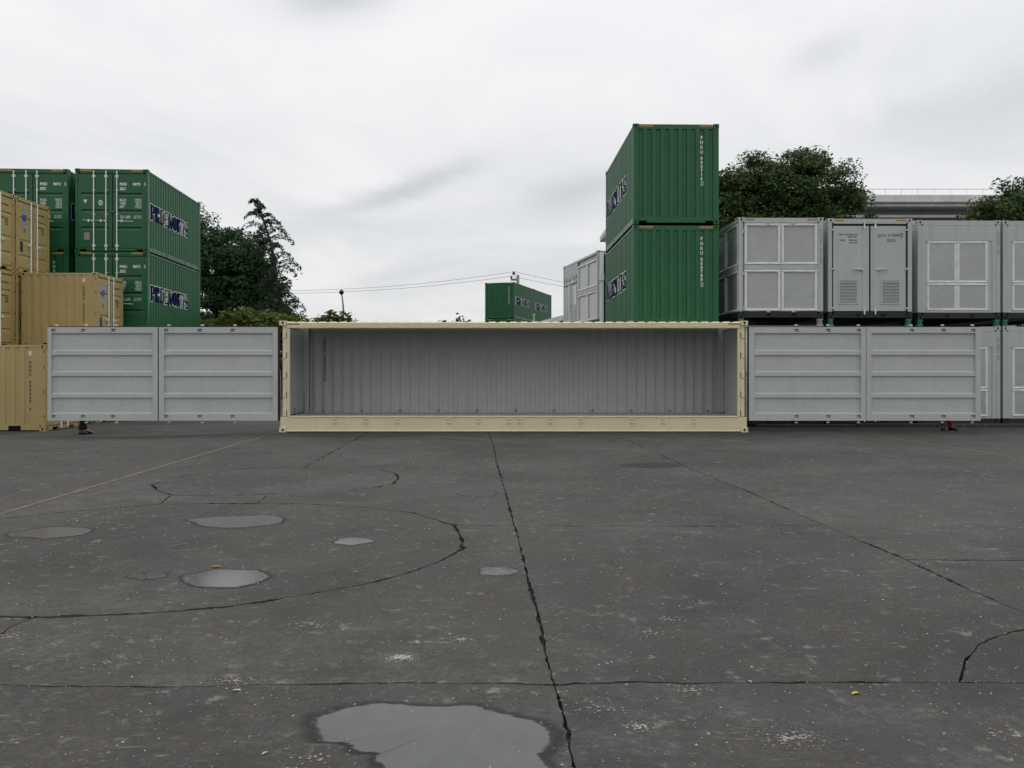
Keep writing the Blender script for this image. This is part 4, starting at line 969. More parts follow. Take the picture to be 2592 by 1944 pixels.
# ================================================================== TAN CONTAINERS
TW, TL, TH = 1.97, 2.438, 2.438       # doors face +x, the plain side faces -y
def tan_container(loc, rz, num, chk, label):
    t = thing('storage_container', loc, rz, label, 'container', 'tan storage containers')
    X0, X1, Y0, Y1, H = -TL/2, TL/2, -TW/2, TW/2, TH; P = 'tan_paint'; c = None; cm = casting_mb(.178, .162, .118)
    for sx in (X0+.089, X1-.089):
        for sy in (Y0+.081, Y1-.081):
            for z in (.059, H-.059): c = obj('corner_casting', cm, [P, 'hole_dark'], t, (sx, sy, z)) if c is None else again(c, t, (sx, sy, z))
    for sx in (-1, 1):
        for sy in (-1, 1):
            mb = MB(); mb.box(sx*(X1-.008), sx*(X1-.14), sy*(Y1-.006), sy*(Y1-.10), .118, H-.118, 0, .006)
            for z in (.35, 1.05, 1.75, 2.18): mb.box(sx*(X1-.035), sx*(X1-.055), sy*(Y1-.0055), sy*(Y1-.01), z, z+.10, 1)
            obj('corner_post', mb, [P, 'hole_dark'], t)
    for sy in (-1, 1):
        f = lambda u, v, z, sy=sy: (u, sy*(Y1-.016+v), z)
        mb = MB(); mb.box(X0+.178, X1-.178, sy*(Y1-.010), sy*(Y1-.07), H-.085, H-.02, 0, .005)
        obj('top_rail', mb, P, t)
        mb = MB(); mb.box(X0+.178, X0+.70, sy*(Y1-.010), sy*(Y1-.07), .03, .15); mb.box(X1-.70, X1-.178, sy*(Y1-.010), sy*(Y1-.07), .03, .15); mb.box(X0+1.06, X1-1.06, sy*(Y1-.010), sy*(Y1-.07), .03, .15); mb.box(X0+.178, X1-.178, sy*(Y1-.012), sy*(Y1-.07), .1501, .17)
        mb.box(X0+.70, X1-.70, sy*(Y1-.10), sy*(Y1-.12), .02, .149, 1); obj('bottom_rail', mb, [P, 'hole_dark'], t)
        pr = [(X0+.14, 0)]; k = X0+.30
        while k < X1-.30: pr += [(k-.075, 0), (k-.055, -.022), (k+.055, -.022), (k+.075, 0)]; k += .268
        pr.append((X1-.14, 0)); mb = MB(); sheet(mb, pr, .17, H-.085, f); w = obj('side_wall', mb, P, t)
        mb = MB(); mb.box(.74, .83, sy*(Y1-.016), sy*(Y1-.002), H-.33, H-.19, 0, .01); obj('vent', mb, 'cream_paint', t)
    ms = [on_face(text_mesh('\n'.join('PHRU')+'\n \n'+'\n'.join(num)+'\n \n'+chk, .115, 'CENTER', .004, .95, .85), '-y', .785, Y0+.012, H-.46)]
    obj('marking', join_mesh(ms), 'black_print', t)
    pr = profile(Y0+.1, Y1-.1, .24, .11, .02, .02); mb = MB(); sheet(mb, pr, .17, H-.085, lambda u, v, z: (X0+.016-v, u, z)); obj('end_wall', mb, P, t)
    pr = profile(X0+.1, X1-.1, .24, .11, .02, .02); mb = MB(); sheet(mb, pr, Y0+.07, Y1-.07, lambda u, v, z: (u, z, H-.03+v)); obj('roof', mb, P, t)
    mb = MB(); mb.box(X0+.1, X1-.1, Y0+.09, Y1-.09, .14, .165); obj('floor', mb, 'wood_dark', t)
    for xe in (X0+.01, X1-.08):
        mb = MB(); mb.box(xe, xe+.07, Y0+.165, Y1-.165, H-.13, H-.01, 0, .005); obj('header', mb, P, t)
        mb = MB(); mb.box(xe, xe+.07, Y0+.165, Y0+.40, .02, .10); mb.box(xe, xe+.07, Y1-.40, Y1-.165, .02, .10); mb.box(xe, xe+.07, -.28, .28, .02, .10); mb.box(xe+.002, xe+.068, Y0+.165, Y1-.165, .1001, .135); obj('sill', mb, P, t)
    xd = X1-.022
    for k, (a, b) in enumerate(((Y0+.115, -.012), (.012, Y1-.115))):
        mb = MB(); z0, z1 = .155, H-.16; zs = [(z0, 0)]
        for zt in (1.85, 1.35, .62): zs += [(H-zt-.12, 0), (H-zt-.03, -.028), (H-zt, -.030), (H-zt+.004, 0)]
        zs.append((z1, 0)); s0, s1 = a+.10, b-.08
        for (za, va), (zb, vb) in zip(zs, zs[1:]): mb.poly([(xd+va, s0, za), (xd+va, s1, za), (xd+vb, s1, zb), (xd+vb, s0, zb)])
        for Y in (s0, s1):
            for i in range(1, len(zs)-1, 4): mb.poly([(xd+v, Y, z) for z, v in zs[i:i+4]])
        for q0, q1 in ((a, s0), (s1, b)): mb.poly([(xd, q0, z0), (xd, q1, z0), (xd, q1, z1), (xd, q0, z1)])
        mb.box(xd-.05, xd-.035, a, b, z0, z1); d = obj('door', mb, P, t)
        mb = MB(); mb.box(xd-.034, xd-.031, a-.02, b+.012, z0-.02, z1+.025); obj('gasket', mb, 'black_rubber', d)
        Y = b-.16 if k == 0 else a+.18
        mb = MB(); mb.tube([(xd+.028, Y, .05), (xd+.028, Y, H-.07)], .02, 8)
        for q in (.09, .30, 1.22, H-.30, H-.10): mb.box(xd-.005, xd+.045, Y-.035, Y+.035, q-.02, q+.02, 0, .005)
        obj('lock_rod', mb, 'galvanised_steel', d)
        mb = MB(); e = -.20 if k == 0 else .22; mb.tube([(xd+.04, Y, .93), (xd+.05, Y+e*.5, .94), (xd+.045, Y+e, .91)], .016, 6); mb.box(xd-.005, xd+.06, Y+e*.5-.035, Y+e*.5+.035, .89, .97, 0, .008); obj('door_handle', mb, 'galvanised_steel', d)
        for q in (.30, 1.22, H-.30):
            Yh = a-.02 if k == 0 else b+.02; mb = MB(); mb.box(xd+.001, xd+.022, Yh-.055, Yh+.055, q-.045, q+.045, 0, .006); obj('hinge', mb, P, d)
        if k == 0:
            Yc = a+.36; mb = MB(); xx = xd+.003
            mb.box(xd, xx, Yc-.11, Yc+.11, H-.74, H-.52, 1)
            for z in (.49, .44, .39, .80, .85, .90): mb.box(xd, xx, Yc-.11, Yc+.11, H-z-.012, H-z+.012, 1); mb.box(xd, xx-.001, Yc-.11, Yc+.11, H-z-.028, H-z-.0125, 0)
            obj('logo', mb, ['white_print', 'blue_print'], d)
            mb = MB(); mb.box(xd, xx, Yc-.035, Yc+.035, H-1.12, H-.98); obj('sticker', mb, 'blue_print', d)
            mb = MB(); mb.box(xd, xd+.008, a+.12, a+.27, H-1.76, H-1.42, 0, .002); obj('data_plate', mb, 'dark_plate', d)
        else:
            ms = [on_face(text_mesh('PHRU '+num, .085, 'LEFT', .002, 1, .8), '+x', xd+.003, a+.27, H-.36), on_face(text_mesh('MGW', .075, 'LEFT', .002), '+x', xd+.003, a+.27, H-.78),
                  on_face(text_mesh('10160\n22400\n 1090\n 2400', .07, 'RIGHT', .002, .95), '+x', xd+.003, a+.62, H-.78)]
            obj('marking', join_mesh(ms), 'black_print', d)
    return t
def tdup(src, loc, rz, num, chk, label):
    r = dup(src, loc, rz, label)
    me = join_mesh([on_face(text_mesh('\n'.join('PHRU')+'\n \n'+'\n'.join(num)+'\n \n'+chk, .115, 'CENTER', .004, .95, .85), '-y', .785, -TW/2+.012, TH-.46)]).mesh('marking'); me.materials.append(MATS['black_print'])
    for c in bpy.data.objects:
        if c.parent == r and c.name.startswith('marking'): c.data = me
    return r
TZ = [-.10, -.10+TH+.008, -.10+2*TH+.016]
def tpos(xr, yf): return (xr-TL/2, yf+TW/2)
tA = tan_container((*tpos(-13.09, 23.8), TZ[0]), 0, '000009', '5', 'tan container on the ground nearest the camera, numbered 000009 down its side')
bt = R_(1.5)
tdup(tA, (*tpos(-13.44, 27.4), TZ[1]), bt, '000007', '4', 'tan container numbered 000007 on its side, in the second layer right of the others')
tdup(tA, (*tpos(-13.44, 27.4), TZ[0]), bt, '000006', '9', 'tan container on the ground under the one numbered 000007')
for (y, nm) in ((27.25, 'farther'), (25.2, 'nearer')):
    for k, lay in ((2, 'topmost'), (1, 'middle'), (0, 'lowest')):
        tdup(tA, (*tpos(-15.92, y), TZ[k]), 0, '0000%02d' % (int(y*10) % 17+10+k), str(k+2), '%s tan container of the %s stack, left of number 000007' % (lay, nm))

# ================================================================== WHITE EQUIPMENT CONTAINERS
WW, WL, WH = 2.438, 6.058, 2.896
def white_base(name, loc, rz, label, group, L=WL, hazard=True):
    t = thing(name, loc, rz, label, 'container', group)
    x0, x1, y0, y1, H = -WW/2, WW/2, -L/2, L/2, WH; P = 'white_paint'; c = None; cm = casting_mb(); d = None
    for sx in (x0+.081, x1-.081):
        for sy in (y0+.089, y1-.089):
            c = obj('corner_casting', cm, [P, 'hole_dark'], t, (sx, sy, H-.059)) if c is None else again(c, t, (sx, sy, H-.059))
            if d is None: d = obj('corner_casting', casting_mb(), ['black_paint', 'hole_dark'], t, (sx, sy, .059))
            else: again(d, t, (sx, sy, .059))
    for sx in (-1, 1):
        for sy in (-1, 1):
            mb = MB(); mb.box(sx*(x1-.006), sx*(x1-.12), sy*(y1-.006), sy*(y1-.13), .205, H-.118, 0, .006); mb.box(sx*(x1-.006), sx*(x1-.12), sy*(y1-.006), sy*(y1-.13), .118, .2049, 1); obj('corner_post', mb, [P, 'black_paint'], t)
        mb = MB(); mb.box(sx*(x1-.010), sx*(x1-.09), y0+.178, y1-.178, H-.11, H-.02, 0, .005); obj('top_rail', mb, P, t)
        mb = MB(); mb.box(sx*(x1-.010), sx*(x1-.09), y0+.178, y1-.178, .03, .204, 0, .005); obj('bottom_rail', mb, 'black_paint', t)
    for yy, s in ((y0, 1), (y1, -1)):
        mb = MB(); mb.box(x0+.165, x1-.165, yy+s*.010, yy+s*.10, H-.155, H-.012, 0, .005); obj('header', mb, P, t)
        mb = MB(); mb.box(x0+.165, x1-.165, yy+s*.010, yy+s*.10, .03, .204, 0, .005)
        for a in (-.42, .30): mb.box(a, a+.14, yy+s*.0092, yy+s*.0099, .06, .16, 1)
        obj('sill', mb, ['black_paint', 'hole_dark'], t)
    mb = MB(); mb.box(x0+.08, x1-.08, y0+.08, y1-.08, H-.05, H-.03); obj('roof', mb, P, t)
    mb = MB(); mb.box(x0+.08, x1-.08, y0+.08, y1-.08, .14, .19); obj('floor', mb, 'black_paint', t)
    mb = MB(); mb.box(x0+.12, x1-.12, y1-.03, y1-.025, .205, H-.155); obj('rear_panel', mb, P, t)
    mb = MB(); mb.box(x1-.03, x1-.025, y0+.13, y1-.13, .205, H-.11); obj('side_panel', mb, P, t)
    if hazard:
        for a in (x0+.185, x1-.185-.28): obj('hazard_stripe', hazard_mb(a, a+.28, H-.082, H-.035, y0+.0098, 1, 5), HZ, t)
    return t
def wob(pts, rr, amp): return [(x+rr.uniform(-amp, amp), z+rr.uniform(-amp, amp)) for x, z in pts]
def taped_window(t, fn, u0, u1, z0, z1, tape=.075, seed=1):
    """pane behind protective film, its edges masked with crumpled white tape; fn(u, out, z) -> local point"""
    rr = random.Random(seed); mb = MB(); n = 7
    mb.poly([fn(u0+.02, -.035, z0+.02), fn(u1-.02, -.035, z0+.02), fn(u1-.02, -.035, z1-.02), fn(u0+.02, -.035, z1-.02)])
    p = obj('window', mb, 'cover_film', t)
    def bar(a, b, nrm):     # a, b centre line ends (u, z); width across nrm; pillowed, wandering
        m = MB(); pts = []
        for k in range(n+1):
            f = k/n; cu = a[0]+(b[0]-a[0])*f; cz = a[1]+(b[1]-a[1])*f
            w = tape*.5*rr.uniform(.88, 1.12)
            row = []
            for s, o in ((-1, -.03), (-.8, .006), (-.2, .012+rr.uniform(0, .014)), (.4, .010+rr.uniform(0, .012)), (.85, .006), (1, -.03)):
                row.append(fn(cu+nrm[0]*w*s, o, cz+nrm[1]*w*s))
            pts.append(row)
        for k in range(n):
            for j in range(5): m.poly([pts[k][j], pts[k][j+1], pts[k+1][j+1], pts[k+1][j]], 0, False)
        obj('tape_strip', m, 'masking_tape', p)
    h = tape/2
    bar((u0, z0+h), (u1, z0+h), (0, 1)); bar((u0, z1-h), (u1, z1-h), (0, 1)); bar((u0+h, z0+tape*.9), (u0+h, z1-tape*.9), (1, 0)); bar((u1-h, z0+tape*.9), (u1-h, z1-tape*.9), (1, 0))
    return p
def side_text(t, body, size=.085):
    me = text_mesh(body, size, 'LEFT', .001, 1, .9); me.transform(Matrix.Rotation(R_(-90), 4, 'Z'))
    obj('marking', on_face(me, '-y', WW/2-.03, -WL/2+.004, WH-.33), 'faint_print', t)
def window_front(loc, rz, label, group):
    t = white_base('equipment_container', loc, rz, label, group); x0, y0, H = -WW/2, -WL/2, WH; P = 'white_paint'
    f = lambda u, o, z: (x0+u, y0+.030-o, z)
    mb = MB()
    for a, b, c, d in ((.165, .175, .205, H-.156), (1.215, 1.235, .205, H-.156), (2.275, 2.318, .205, H-.156)): mb.box(x0+a, x0+b, y0+.018, y0+.09, c, d)
    mb.box(x0+.18, x0+1.214, y0+.02, y0+.09, H-1.482, H-1.36, 0, .004); mb.box(x0+1.236, x0+2.274, y0+.02, y0+.09, H-1.482, H-1.36, 0, .004); mb.box(x0+.12, x0+2.318, y0+.075, y0+.095, .205, H-.156)
    obj('window_frame', mb, P, t)
    for i, (a, b) in enumerate(((.175, 1.215), (1.235, 2.275))):
        taped_window(t, f, a, b, H-1.355, H-.160, .078, 3+i); taped_window(t, f, a, b, .212, H-1.488, .078, 8+i)
    for X in (.80, 1.52):
        for z in (.195, H-.165):
            mb = MB(); mb.box(x0+X, x0+X+.10, y0-.012, y0+.009, z-.02, z+.02, 0, .006); obj('latch', mb, P, t)
    for z in (.30, 1.30, 2.5):
        mb = MB(); mb.box(x0+.125, x0+.165, y0-.004, y0+.03, z-.06, z+.06, 0, .006); obj('hinge', mb, P, t)
    for s in (-1,):
        g = lambda u, o, z: (x0+.036-o, -y0-u, z)
        mb = MB(); mb.box(x0+.085, x0+.095, y0+.13, -y0-.13, .205, H-.11); mb.box(x0+.025, x0+.058, y0+.13, -y0-.13, 1.42, 1.53, 0, .004); obj('side_panel', mb, P, t)
        for k in range(4):
            a = .17+k*1.44; taped_window(t, g, a, a+1.40, 1.535, H-.115, .08, 20+k); taped_window(t, g, a, a+1.40, .212, 1.415, .08, 30+k)
    side_text(t, 'JSCU 317004 2   JSCU 317004 2')
    return t
def door_front(loc, rz, label, group):
    t = white_base('equipment_container', loc, rz, label, group); x0, y0, H = -WW/2, -WL/2, WH; P = 'white_paint'
    mb = MB(); mb.box(x0+.12, -x0-.12, y0+.07, y0+.08, .205, H-.155); obj('gasket', mb, 'black_rubber', t)
    mb = MB(); mb.box(x0+.025, x0+.03, y0+.13, -y0-.13, .205, H-.11); obj('side_panel', mb, P, t)
    for k, (a, b) in enumerate(((.158, 1.195), (1.245, 2.258))):
        mb = MB(); z0, z1 = .225, H-.215; mb.box(x0+a, x0+b, y0+.02, y0+.065, z0, z1, 0, .006)
        ca, cb = (1.00, 1.10) if k == 0 else (1.315, 1.415); mb.box(x0+ca, x0+cb, y0+.008, y0+.0199, z0+.02, z1-.06, 0, .004)
        d = obj('door', mb, P, t)
        for z in (H-.335, H-1.46, .30):
            X = a-.03 if k == 0 else b+.03; mb = MB(); mb.box(x0+X-.055, x0+X+.055, y0-.006, y0+.0195, z-.028, z+.028, 0, .006); obj('hinge', mb, P, d)
        rx = (ca+cb)/2
        mb = MB(); mb.tube([(x0+rx, y0-.010, .13), (x0+rx, y0-.010, .30)], .02, 8); mb.box(x0+rx-.035, x0+rx+.035, y0-.03, y0+.009, .205, .25, 0, .006); mb.tube([(x0+rx, y0-.010, H-.30), (x0+rx, y0-.010, H-.10)], .02, 8); mb.box(x0+rx-.04, x0+rx+.04, y0-.03, y0+.009, H-.13, H-.085, 0, .006); obj('lock_rod', mb, 'galvanised_steel', d)
        s = -1 if k == 0 else 1; e = ca if k == 0 else cb
        mb = MB(); zh = H-1.475; mb.tube([(x0+e-s*.02, y0-.005, zh-.015), (x0+e+s*.07, y0-.055, zh+.01), (x0+e+s*.20, y0-.06, zh+.012), (x0+e+s*.31, y0-.02, zh)], [.016, .02, .02, .012], 7); mb.box(x0+e+s*.06-.02, x0+e+s*.06+.02, y0-.05, y0+.02, zh-.03, zh+.03, 0, .005); obj('door_handle', mb, 'galvanised_steel', d)
        # louvred vent, each blade real
        la = .345 if k == 0 else 1.575; lb = la+.485; z1, z0 = H-1.79, H-2.43
        mb = MB(); t_ = .05
        for p in ((la-t_, lb+t_, z1, z1+t_), (la-t_, lb+t_, z0-t_, z0), (la-t_, la, z0, z1), (lb, lb+t_, z0, z1)): mb.box(x0+p[0], x0+p[1], y0+.004, y0+.0199, p[2], p[3])
        mb.poly([(x0+la, y0+.0195, z0), (x0+lb, y0+.0195, z0), (x0+lb, y0+.0195, z1), (x0+la, y0+.0195, z1)], 1)
        v = obj('vent', mb, [P, 'hole_dark'], d)
        nb = 15; h = (z1-z0)/nb; mb = MB(); mb.prism([(y0+.019, h*.95), (y0+.019, h*.80), (y0-.004, h*.18), (y0-.004, h*.33)], 'x', la+.0, lb)
        for i in range(nb): obj('louvre_blade', mb if i == 0 else bl, P if i == 0 else None, v, (x0, 0, z0+h*i)) if i == 0 else None; bl = None
        first = [c for c in bpy.data.objects if c.parent == v][0]
        for i in range(1, nb): again(first, v, (x0, 0, z0+h*i))
        if k == 0:
            ms = [on_face(text_mesh(s, .062, 'LEFT', .001, 1, 1.05), '-y', x0+X, y0+.016, H-z) for s, X, z in (('MAX.GW', .335, .435), ('12000 KG', .58, .435), ('26450 LB', .58, .50), ('TARE', .335, .60), ('7400 KG', .60, .60), ('16310 LB', .60, .67))]
        else:
            ms = [on_face(text_mesh(s, .115, 'CENTER', .001, 1, 1.0), '-y', x0+X, y0+.016, H-z) for s, X, z in (('JSCU 317099', 1.765, .435), ('25G3', 1.835, .58))]
            f = MB(); frame_bars(f, x0+2.09, x0+2.17, H-.555, H-.425, .010, y0+.016); ms += [f.mesh('f'), on_face(text_mesh('7', .10, 'CENTER', .001), '-y', x0+2.13, y0+.016, H-.445)]
        obj('marking', join_mesh(ms), 'black_print', d)
    return t
def plain_front(loc, rz, label, group):
    t = white_base('equipment_container', loc, rz, label, group, hazard=False); x0, y0, H = -WW/2, -WL/2, WH; P = 'white_paint'
    mb = MB(); mb.box(x0+.12, -x0-.12, y0+.030, y0+.06, .205, H-.156); mb.box(x0+.123, -x0-.123, y0+.011, y0+.0295, H-.60, H-.1565); mb.box(x0+.123, x0+.24, y0+.011, y0+.0295, .206, H-.6005); mb.box(-x0-.24, -x0-.123, y0+.011, y0+.0295, .206, H-.6005)
    obj('front_panel', mb, P, t)
    mb = MB(); mb.box(x0+.025, x0+.03, y0+.13, -y0-.13, .205, H-.11); obj('side_panel', mb, P, t)
    f = lambda u, o, z: (x0+u, y0+.0-o+.028-.03, z) if False else (x0+u, y0+.024-o, z)
    f = lambda u, o, z: (x0+u, y0+.026-max(o, -.003), z)
    for i, (a, b) in enumerate(((.285, 1.165), (1.170, 2.075))):
        taped_window(t, f, a, b, H-1.835, H-.605, .075, 40+i); taped_window(t, f, a, b, H-2.645, H-1.84, .072, 50+i)
    side_text(t, 'JSCU 317050 8   25G3', .08)
    return t
WG = 'white equipment containers in a double row'
aw = R_(.5); U = 3.094
def wpos(xl, yf, rz=aw): return (xl+WW/2-math.sin(rz)*WL/2, yf+math.cos(rz)*WL/2)
P1, P2, P3, P4 = wpos(6.49, 24.30), wpos(9.107, 24.45), wpos(11.83, 24.75), wpos(14.35, 24.80)
w1 = window_front((*P1, U), aw, 'white container with four large film-covered panes, in the upper row next to the green stack', WG)
w2 = door_front((*P2, U), aw, 'white container with double doors and two louvred vents, in the upper row', WG)
w3 = plain_front((*P3, U), aw, 'white container with small taped windows, upper row, right of the louvred doors', WG)
dup(w3, (*P4, U), aw, 'white container with taped windows at the right edge of the photo, upper row')
dup(w1, (*P1, 0), aw, 'white container in the lower row under the one with four large panes')
dup(w2, (*P2, 0), aw, 'white container in the lower row under the one with louvred doors')
dup(w3, (*P3, 0), aw, 'white container in the lower row, just past the end of the open door')
dup(w3, (*P4, 0), aw, 'white container in the lower row at the right edge of the photo')
def spacer():
    mb = MB(); mb.box(-.075, .075, -.08, .08, .0, .06, 0, .012); mb.box(-.06, .06, -.065, .065, .06, .135, 0, .012); mb.box(-.075, .075, -.08, .08, .135, .196, 0, .012); mb.box(-.02, .02, -.10, -.065, .07, .12, 0, .006)
    return mb
sp = None; sm = spacer(); rowname = ('the pane-fronted', 'the louvred', 'the taped-window', 'the rightmost')
for i, p in enumerate((P1, P2, P3, P4)):
    for sy in (-1, 1):
        for sx in (-1, 1):
            lx, ly = sx*(WW/2-.085), sy*(WL/2-.09); x = p[0]+lx*math.cos(aw)-ly*math.sin(aw); y = p[1]+lx*math.sin(aw)+ly*math.cos(aw)
            lab = '%s twist-lock block under the %s %s corner of %s white container' % ('pale' if (i == 0 and sx == 1 and sy == -1) else 'green', 'front' if sy < 0 else 'rear', 'left' if sx < 0 else 'right', rowname[i])
            if sp is None: sp = obj('stacking_block', sm, 'twistlock_green', None, (x, y, 2.897), (0, 0, aw)); o = sp
            elif i == 0 and sx == 1 and sy == -1: o = obj('stacking_block', spacer(), 'concrete_pale', None, (x, y, 2.897), (0, 0, aw))
            else: o = sp.copy(); COL.objects.link(o); o.location = (x, y, 2.897)
            tag(o, lab, 'stacking block', 'twist-lock blocks between the white containers')
# white container farther back, seen along its side
def far_white():
    L = 5.25; rz = R_(11.2); c = (4.01, 35.8)
    t = white_base('equipment_container', (*c, 3.394), rz, 'white container with a louvred double door in its side, standing behind the tall green stack', None, L)
    b = dup(t, (*c, .20), rz, 'white container under the one with side doors, behind the cream container')
    b['group'] = t['group'] = 'white containers behind the green stack'
    H = WH; x0 = -WW/2; P = 'white_paint'; y1 = L/2
    f = lambda u, o, z: (x0+.03-o, y1-u, z)          # u from the far end
    for q in (t, b):
        mb = MB(); mb.box(x0+.085, x0+.095, -y1+.13, y1-.13, .205, H-.11); obj('side_panel', mb, P, q)
    mb = MB(); mb.box(x0+.02, x0+.049, -y1+.14, y1-2.30, 1.38, 1.52, 0, .004); mb.box(x0+.02, x0+.049, y1-2.28, y1-2.20, .205, H-.111); mb.box(x0+.02, x0+.049, y1-2.195, y1-.13, H-.62, H-.111); obj('side_frame', mb, P, t)
    for i, (a, bb) in enumerate(((2.32, 3.70), (3.72, 5.10))):
        taped_window(t, f, a, bb, 1.525, H-.29, .09, 60+i); taped_window(t, f, a, bb, .212, 1.375, .09, 70+i)
    taped_window(t, f, .25, .80, H-.92, H-.64, .06, 80); taped_window(t, f, .80, 1.55, H-.92, H-.64, .06, 81); taped_window(t, f, 1.55, 2.05, H-.92, H-.64, .06, 82)
    for k, (a, bb) in enumerate(((.16, 1.13), (1.17, 2.18))):
        mb = MB(); mb.box(x0+.012, x0+.048, y1-a, y1-bb, .215, H-.99, 0, .005); d = obj('door', mb, P, t)
        mb = MB(); Y = y1-(bb-.07 if k == 0 else a+.07); mb.tube([(x0-.02, Y, .20), (x0-.02, Y, H-.95)], .018, 8); obj('lock_rod', mb, 'galvanised_steel', d)
        mb = MB(); mb.tube([(x0-.03, Y, 1.05), (x0-.05, Y+(.25 if k == 0 else -.25), 1.06)], .015, 6); obj('door_handle', mb, 'galvanised_steel', d)
        mb = MB(); mb.poly([(x0+.0115, y1-a-.12, .32), (x0+.0115, y1-bb+.16, .32), (x0+.0115, y1-bb+.16, .92), (x0+.0115, y1-a-.12, .92)]); v = obj('vent', mb, 'hole_dark', d)
        m = MB(); m.prism([(x0+.0, .0), (x0+.0, .022), (x0+.011, .045), (x0+.011, .02)], 'y', y1-a-.12, y1-bb+.16); first = None
        for i in range(13): first = obj('louvre_blade', m, P, v, (0, 0, .33+i*.045)) if first is None else again(first, v, (0, 0, .33+i*.045))
    mb = MB(); mb.box(x0+.006, x0+.0115, y1-1.75, y1-2.12, 1.05, 1.85); obj('notice', mb, 'masking_tape', t)
    mb = MB(); mb.tube([(x0+.12, -y1-.16, -.3), (x0+.12, -y1-.16, 1.75)], .085, 12); mb.tube([(x0+.12, -y1-.16, 1.70), (x0+.12, -y1-.16, 1.95)], .105, 12); mb.tube([(x0+.12, -y1-.16, 1.95), (x0+.12, -y1-.16, H-.1)], .085, 12); mb.box(x0+.06, x0+.18, -y1-.10, -y1+.01, 1.9, 2.0); mb.box(x0+.06, x0+.18, -y1-.10, -y1+.01, .3, .4)
    obj('vent_pipe', mb, P, t)
    cs, sn = math.cos(rz), math.sin(rz)
    for z, nm in ((0, 'on the ground'), (3.098, 'between the two layers')):
        for sx in (-1, 1):
            for sy in (-1, 1):
                lx, ly = sx*1.13, sy*(L/2-.09); mb = MB(); h = .199 if z == 0 else .294; mb.box(-.08, .08, -.08, .08, 0, h, 0, .01); mb.box(-.10, .10, -.10, .10, 0, .03); mb.box(-.10, .10, -.10, .10, h-.03, h-.001)
                tag(obj('stacking_block', mb, 'grey_metal', None, (c[0]+lx*cs-ly*sn, c[1]+lx*sn+ly*cs, z), (0, 0, rz)), 'grey block %s under the %s %s corner of the far white containers' % (nm, 'near' if sy < 0 else 'far', 'left' if sx < 0 else 'right'), 'stacking block', 'grey blocks under the far white containers')
far_white()

# ================================================================== BACKGROUND STRUCTURES
def hall():
    """long concrete building behind the right-hand containers"""
    t = thing('concrete_building', (16.0, 52, 0), 0, 'long grey concrete building with a railed flat roof behind the right-hand trees', 'building')
    L = 30
    mb = MB(); mb.box(.3, L, 1.6, 9, 0, 11.75); mb.box(-9.6, .29, 2.2, 3.4, 0, 9.9); obj('wall', mb, 'concrete_blue', t)
    mb = MB(); mb.box(0, L+.3, 0, 9.3, 11.95, 12.42, 0, .03); mb.box(.2, L, .25, 9, 11.751, 11.949); mb.box(-10.25, -.01, .4, 3.6, 10.05, 10.4, 0, .03); mb.box(-9.9, -.02, .8, 3.4, 9.901, 10.049); obj('roof_slab', mb, 'trim_concrete', t)
    for z, o in ((11.18, .9), (10.85, 1.0), (10.35, 1.1)):
        mb = MB(); mb.box(.3, L, o, 1.7, z, z+.16, 0, .02); obj('ledge', mb, 'trim_concrete', t)
    for z in (9.45, 9.1):
        mb = MB(); mb.box(-9.85, .2, 1.5, 2.3, z, z+.14, 0, .02); obj('ledge', mb, 'trim_concrete', t)
    mb = MB(); mb.box(-10.45, -8.2, .9, 2.3, 8.60, 8.78, 0, .02); obj('canopy', mb, 'trim_concrete', t)
    for x in (-9.6, -9.0): mb = MB(); mb.box(x, x+.16, 1.2, 1.4, 8.801, 9.45); obj('bracket', mb, 'grey_metal', t)
    mb = MB(); mb.tube([(-.1, .15, 12.78), (L, .15, 12.78)], .02, 6); r = obj('railing', mb, 'galvanised_steel', t)
    n = int(L/.98); p = None; m = MB(); m.tube([(0, .15, 12.42), (0, .15, 12.77)], .014, 6)
    for k in range(n+1): p = obj('railing_post', m, 'galvanised_steel', r, (-.05+k*L/n, 0, 0)) if p is None else again(p, r, (-.05+k*L/n, 0, 0))
    for k in range(12):
        x = 1.5+k*2.3
        for z in (6.4, 2.4):
            mb = MB(); mb.box(x, x+1.5, 1.54, 1.599, z, z+2.0); w = obj('window', mb, 'trim_concrete', t); mb = MB(); mb.box(x+.08, x+1.42, 1.52, 1.539, z+.08, z+1.92); obj('pane', mb, 'cover_film', w)
hall()
def footbridge():
    t = thing('footbridge', (-27, 60, 0), 0, 'pale concrete walkway with a railing, glimpsed between the green stack and the bushes', 'bridge')
    mb = MB(); mb.box(0, 9, 0, 2.4, 5.35, 5.75, 0, .03); obj('deck', mb, 'concrete_pale', t)
    mb = MB(); mb.tube([(0, .1, 6.35), (9, .1, 6.35)], .05, 6); mb.tube([(0, .1, 6.05), (9, .1, 6.05)], .03, 6); r = obj('railing', mb, 'galvanised_steel', t); p = None; m = MB(); m.tube([(0, .1, 5.75), (0, .1, 6.4)], .035, 6)
    for k in range(7): p = obj('railing_post', m, 'galvanised_steel', r, (.1+k*1.45, 0, 0)) if p is None else again(p, r, (.1+k*1.45, 0, 0))
    for x in (1, 7.6): mb = MB(); mb.box(x, x+.6, .9, 1.5, 0, 5.35); obj('pier', mb, 'concrete_pale', t)
    mb = MB(); mb.box(0, 9, 1.7, 1.9, 0, 5.349); obj('wall', mb, 'concrete_blue', t)
footbridge()
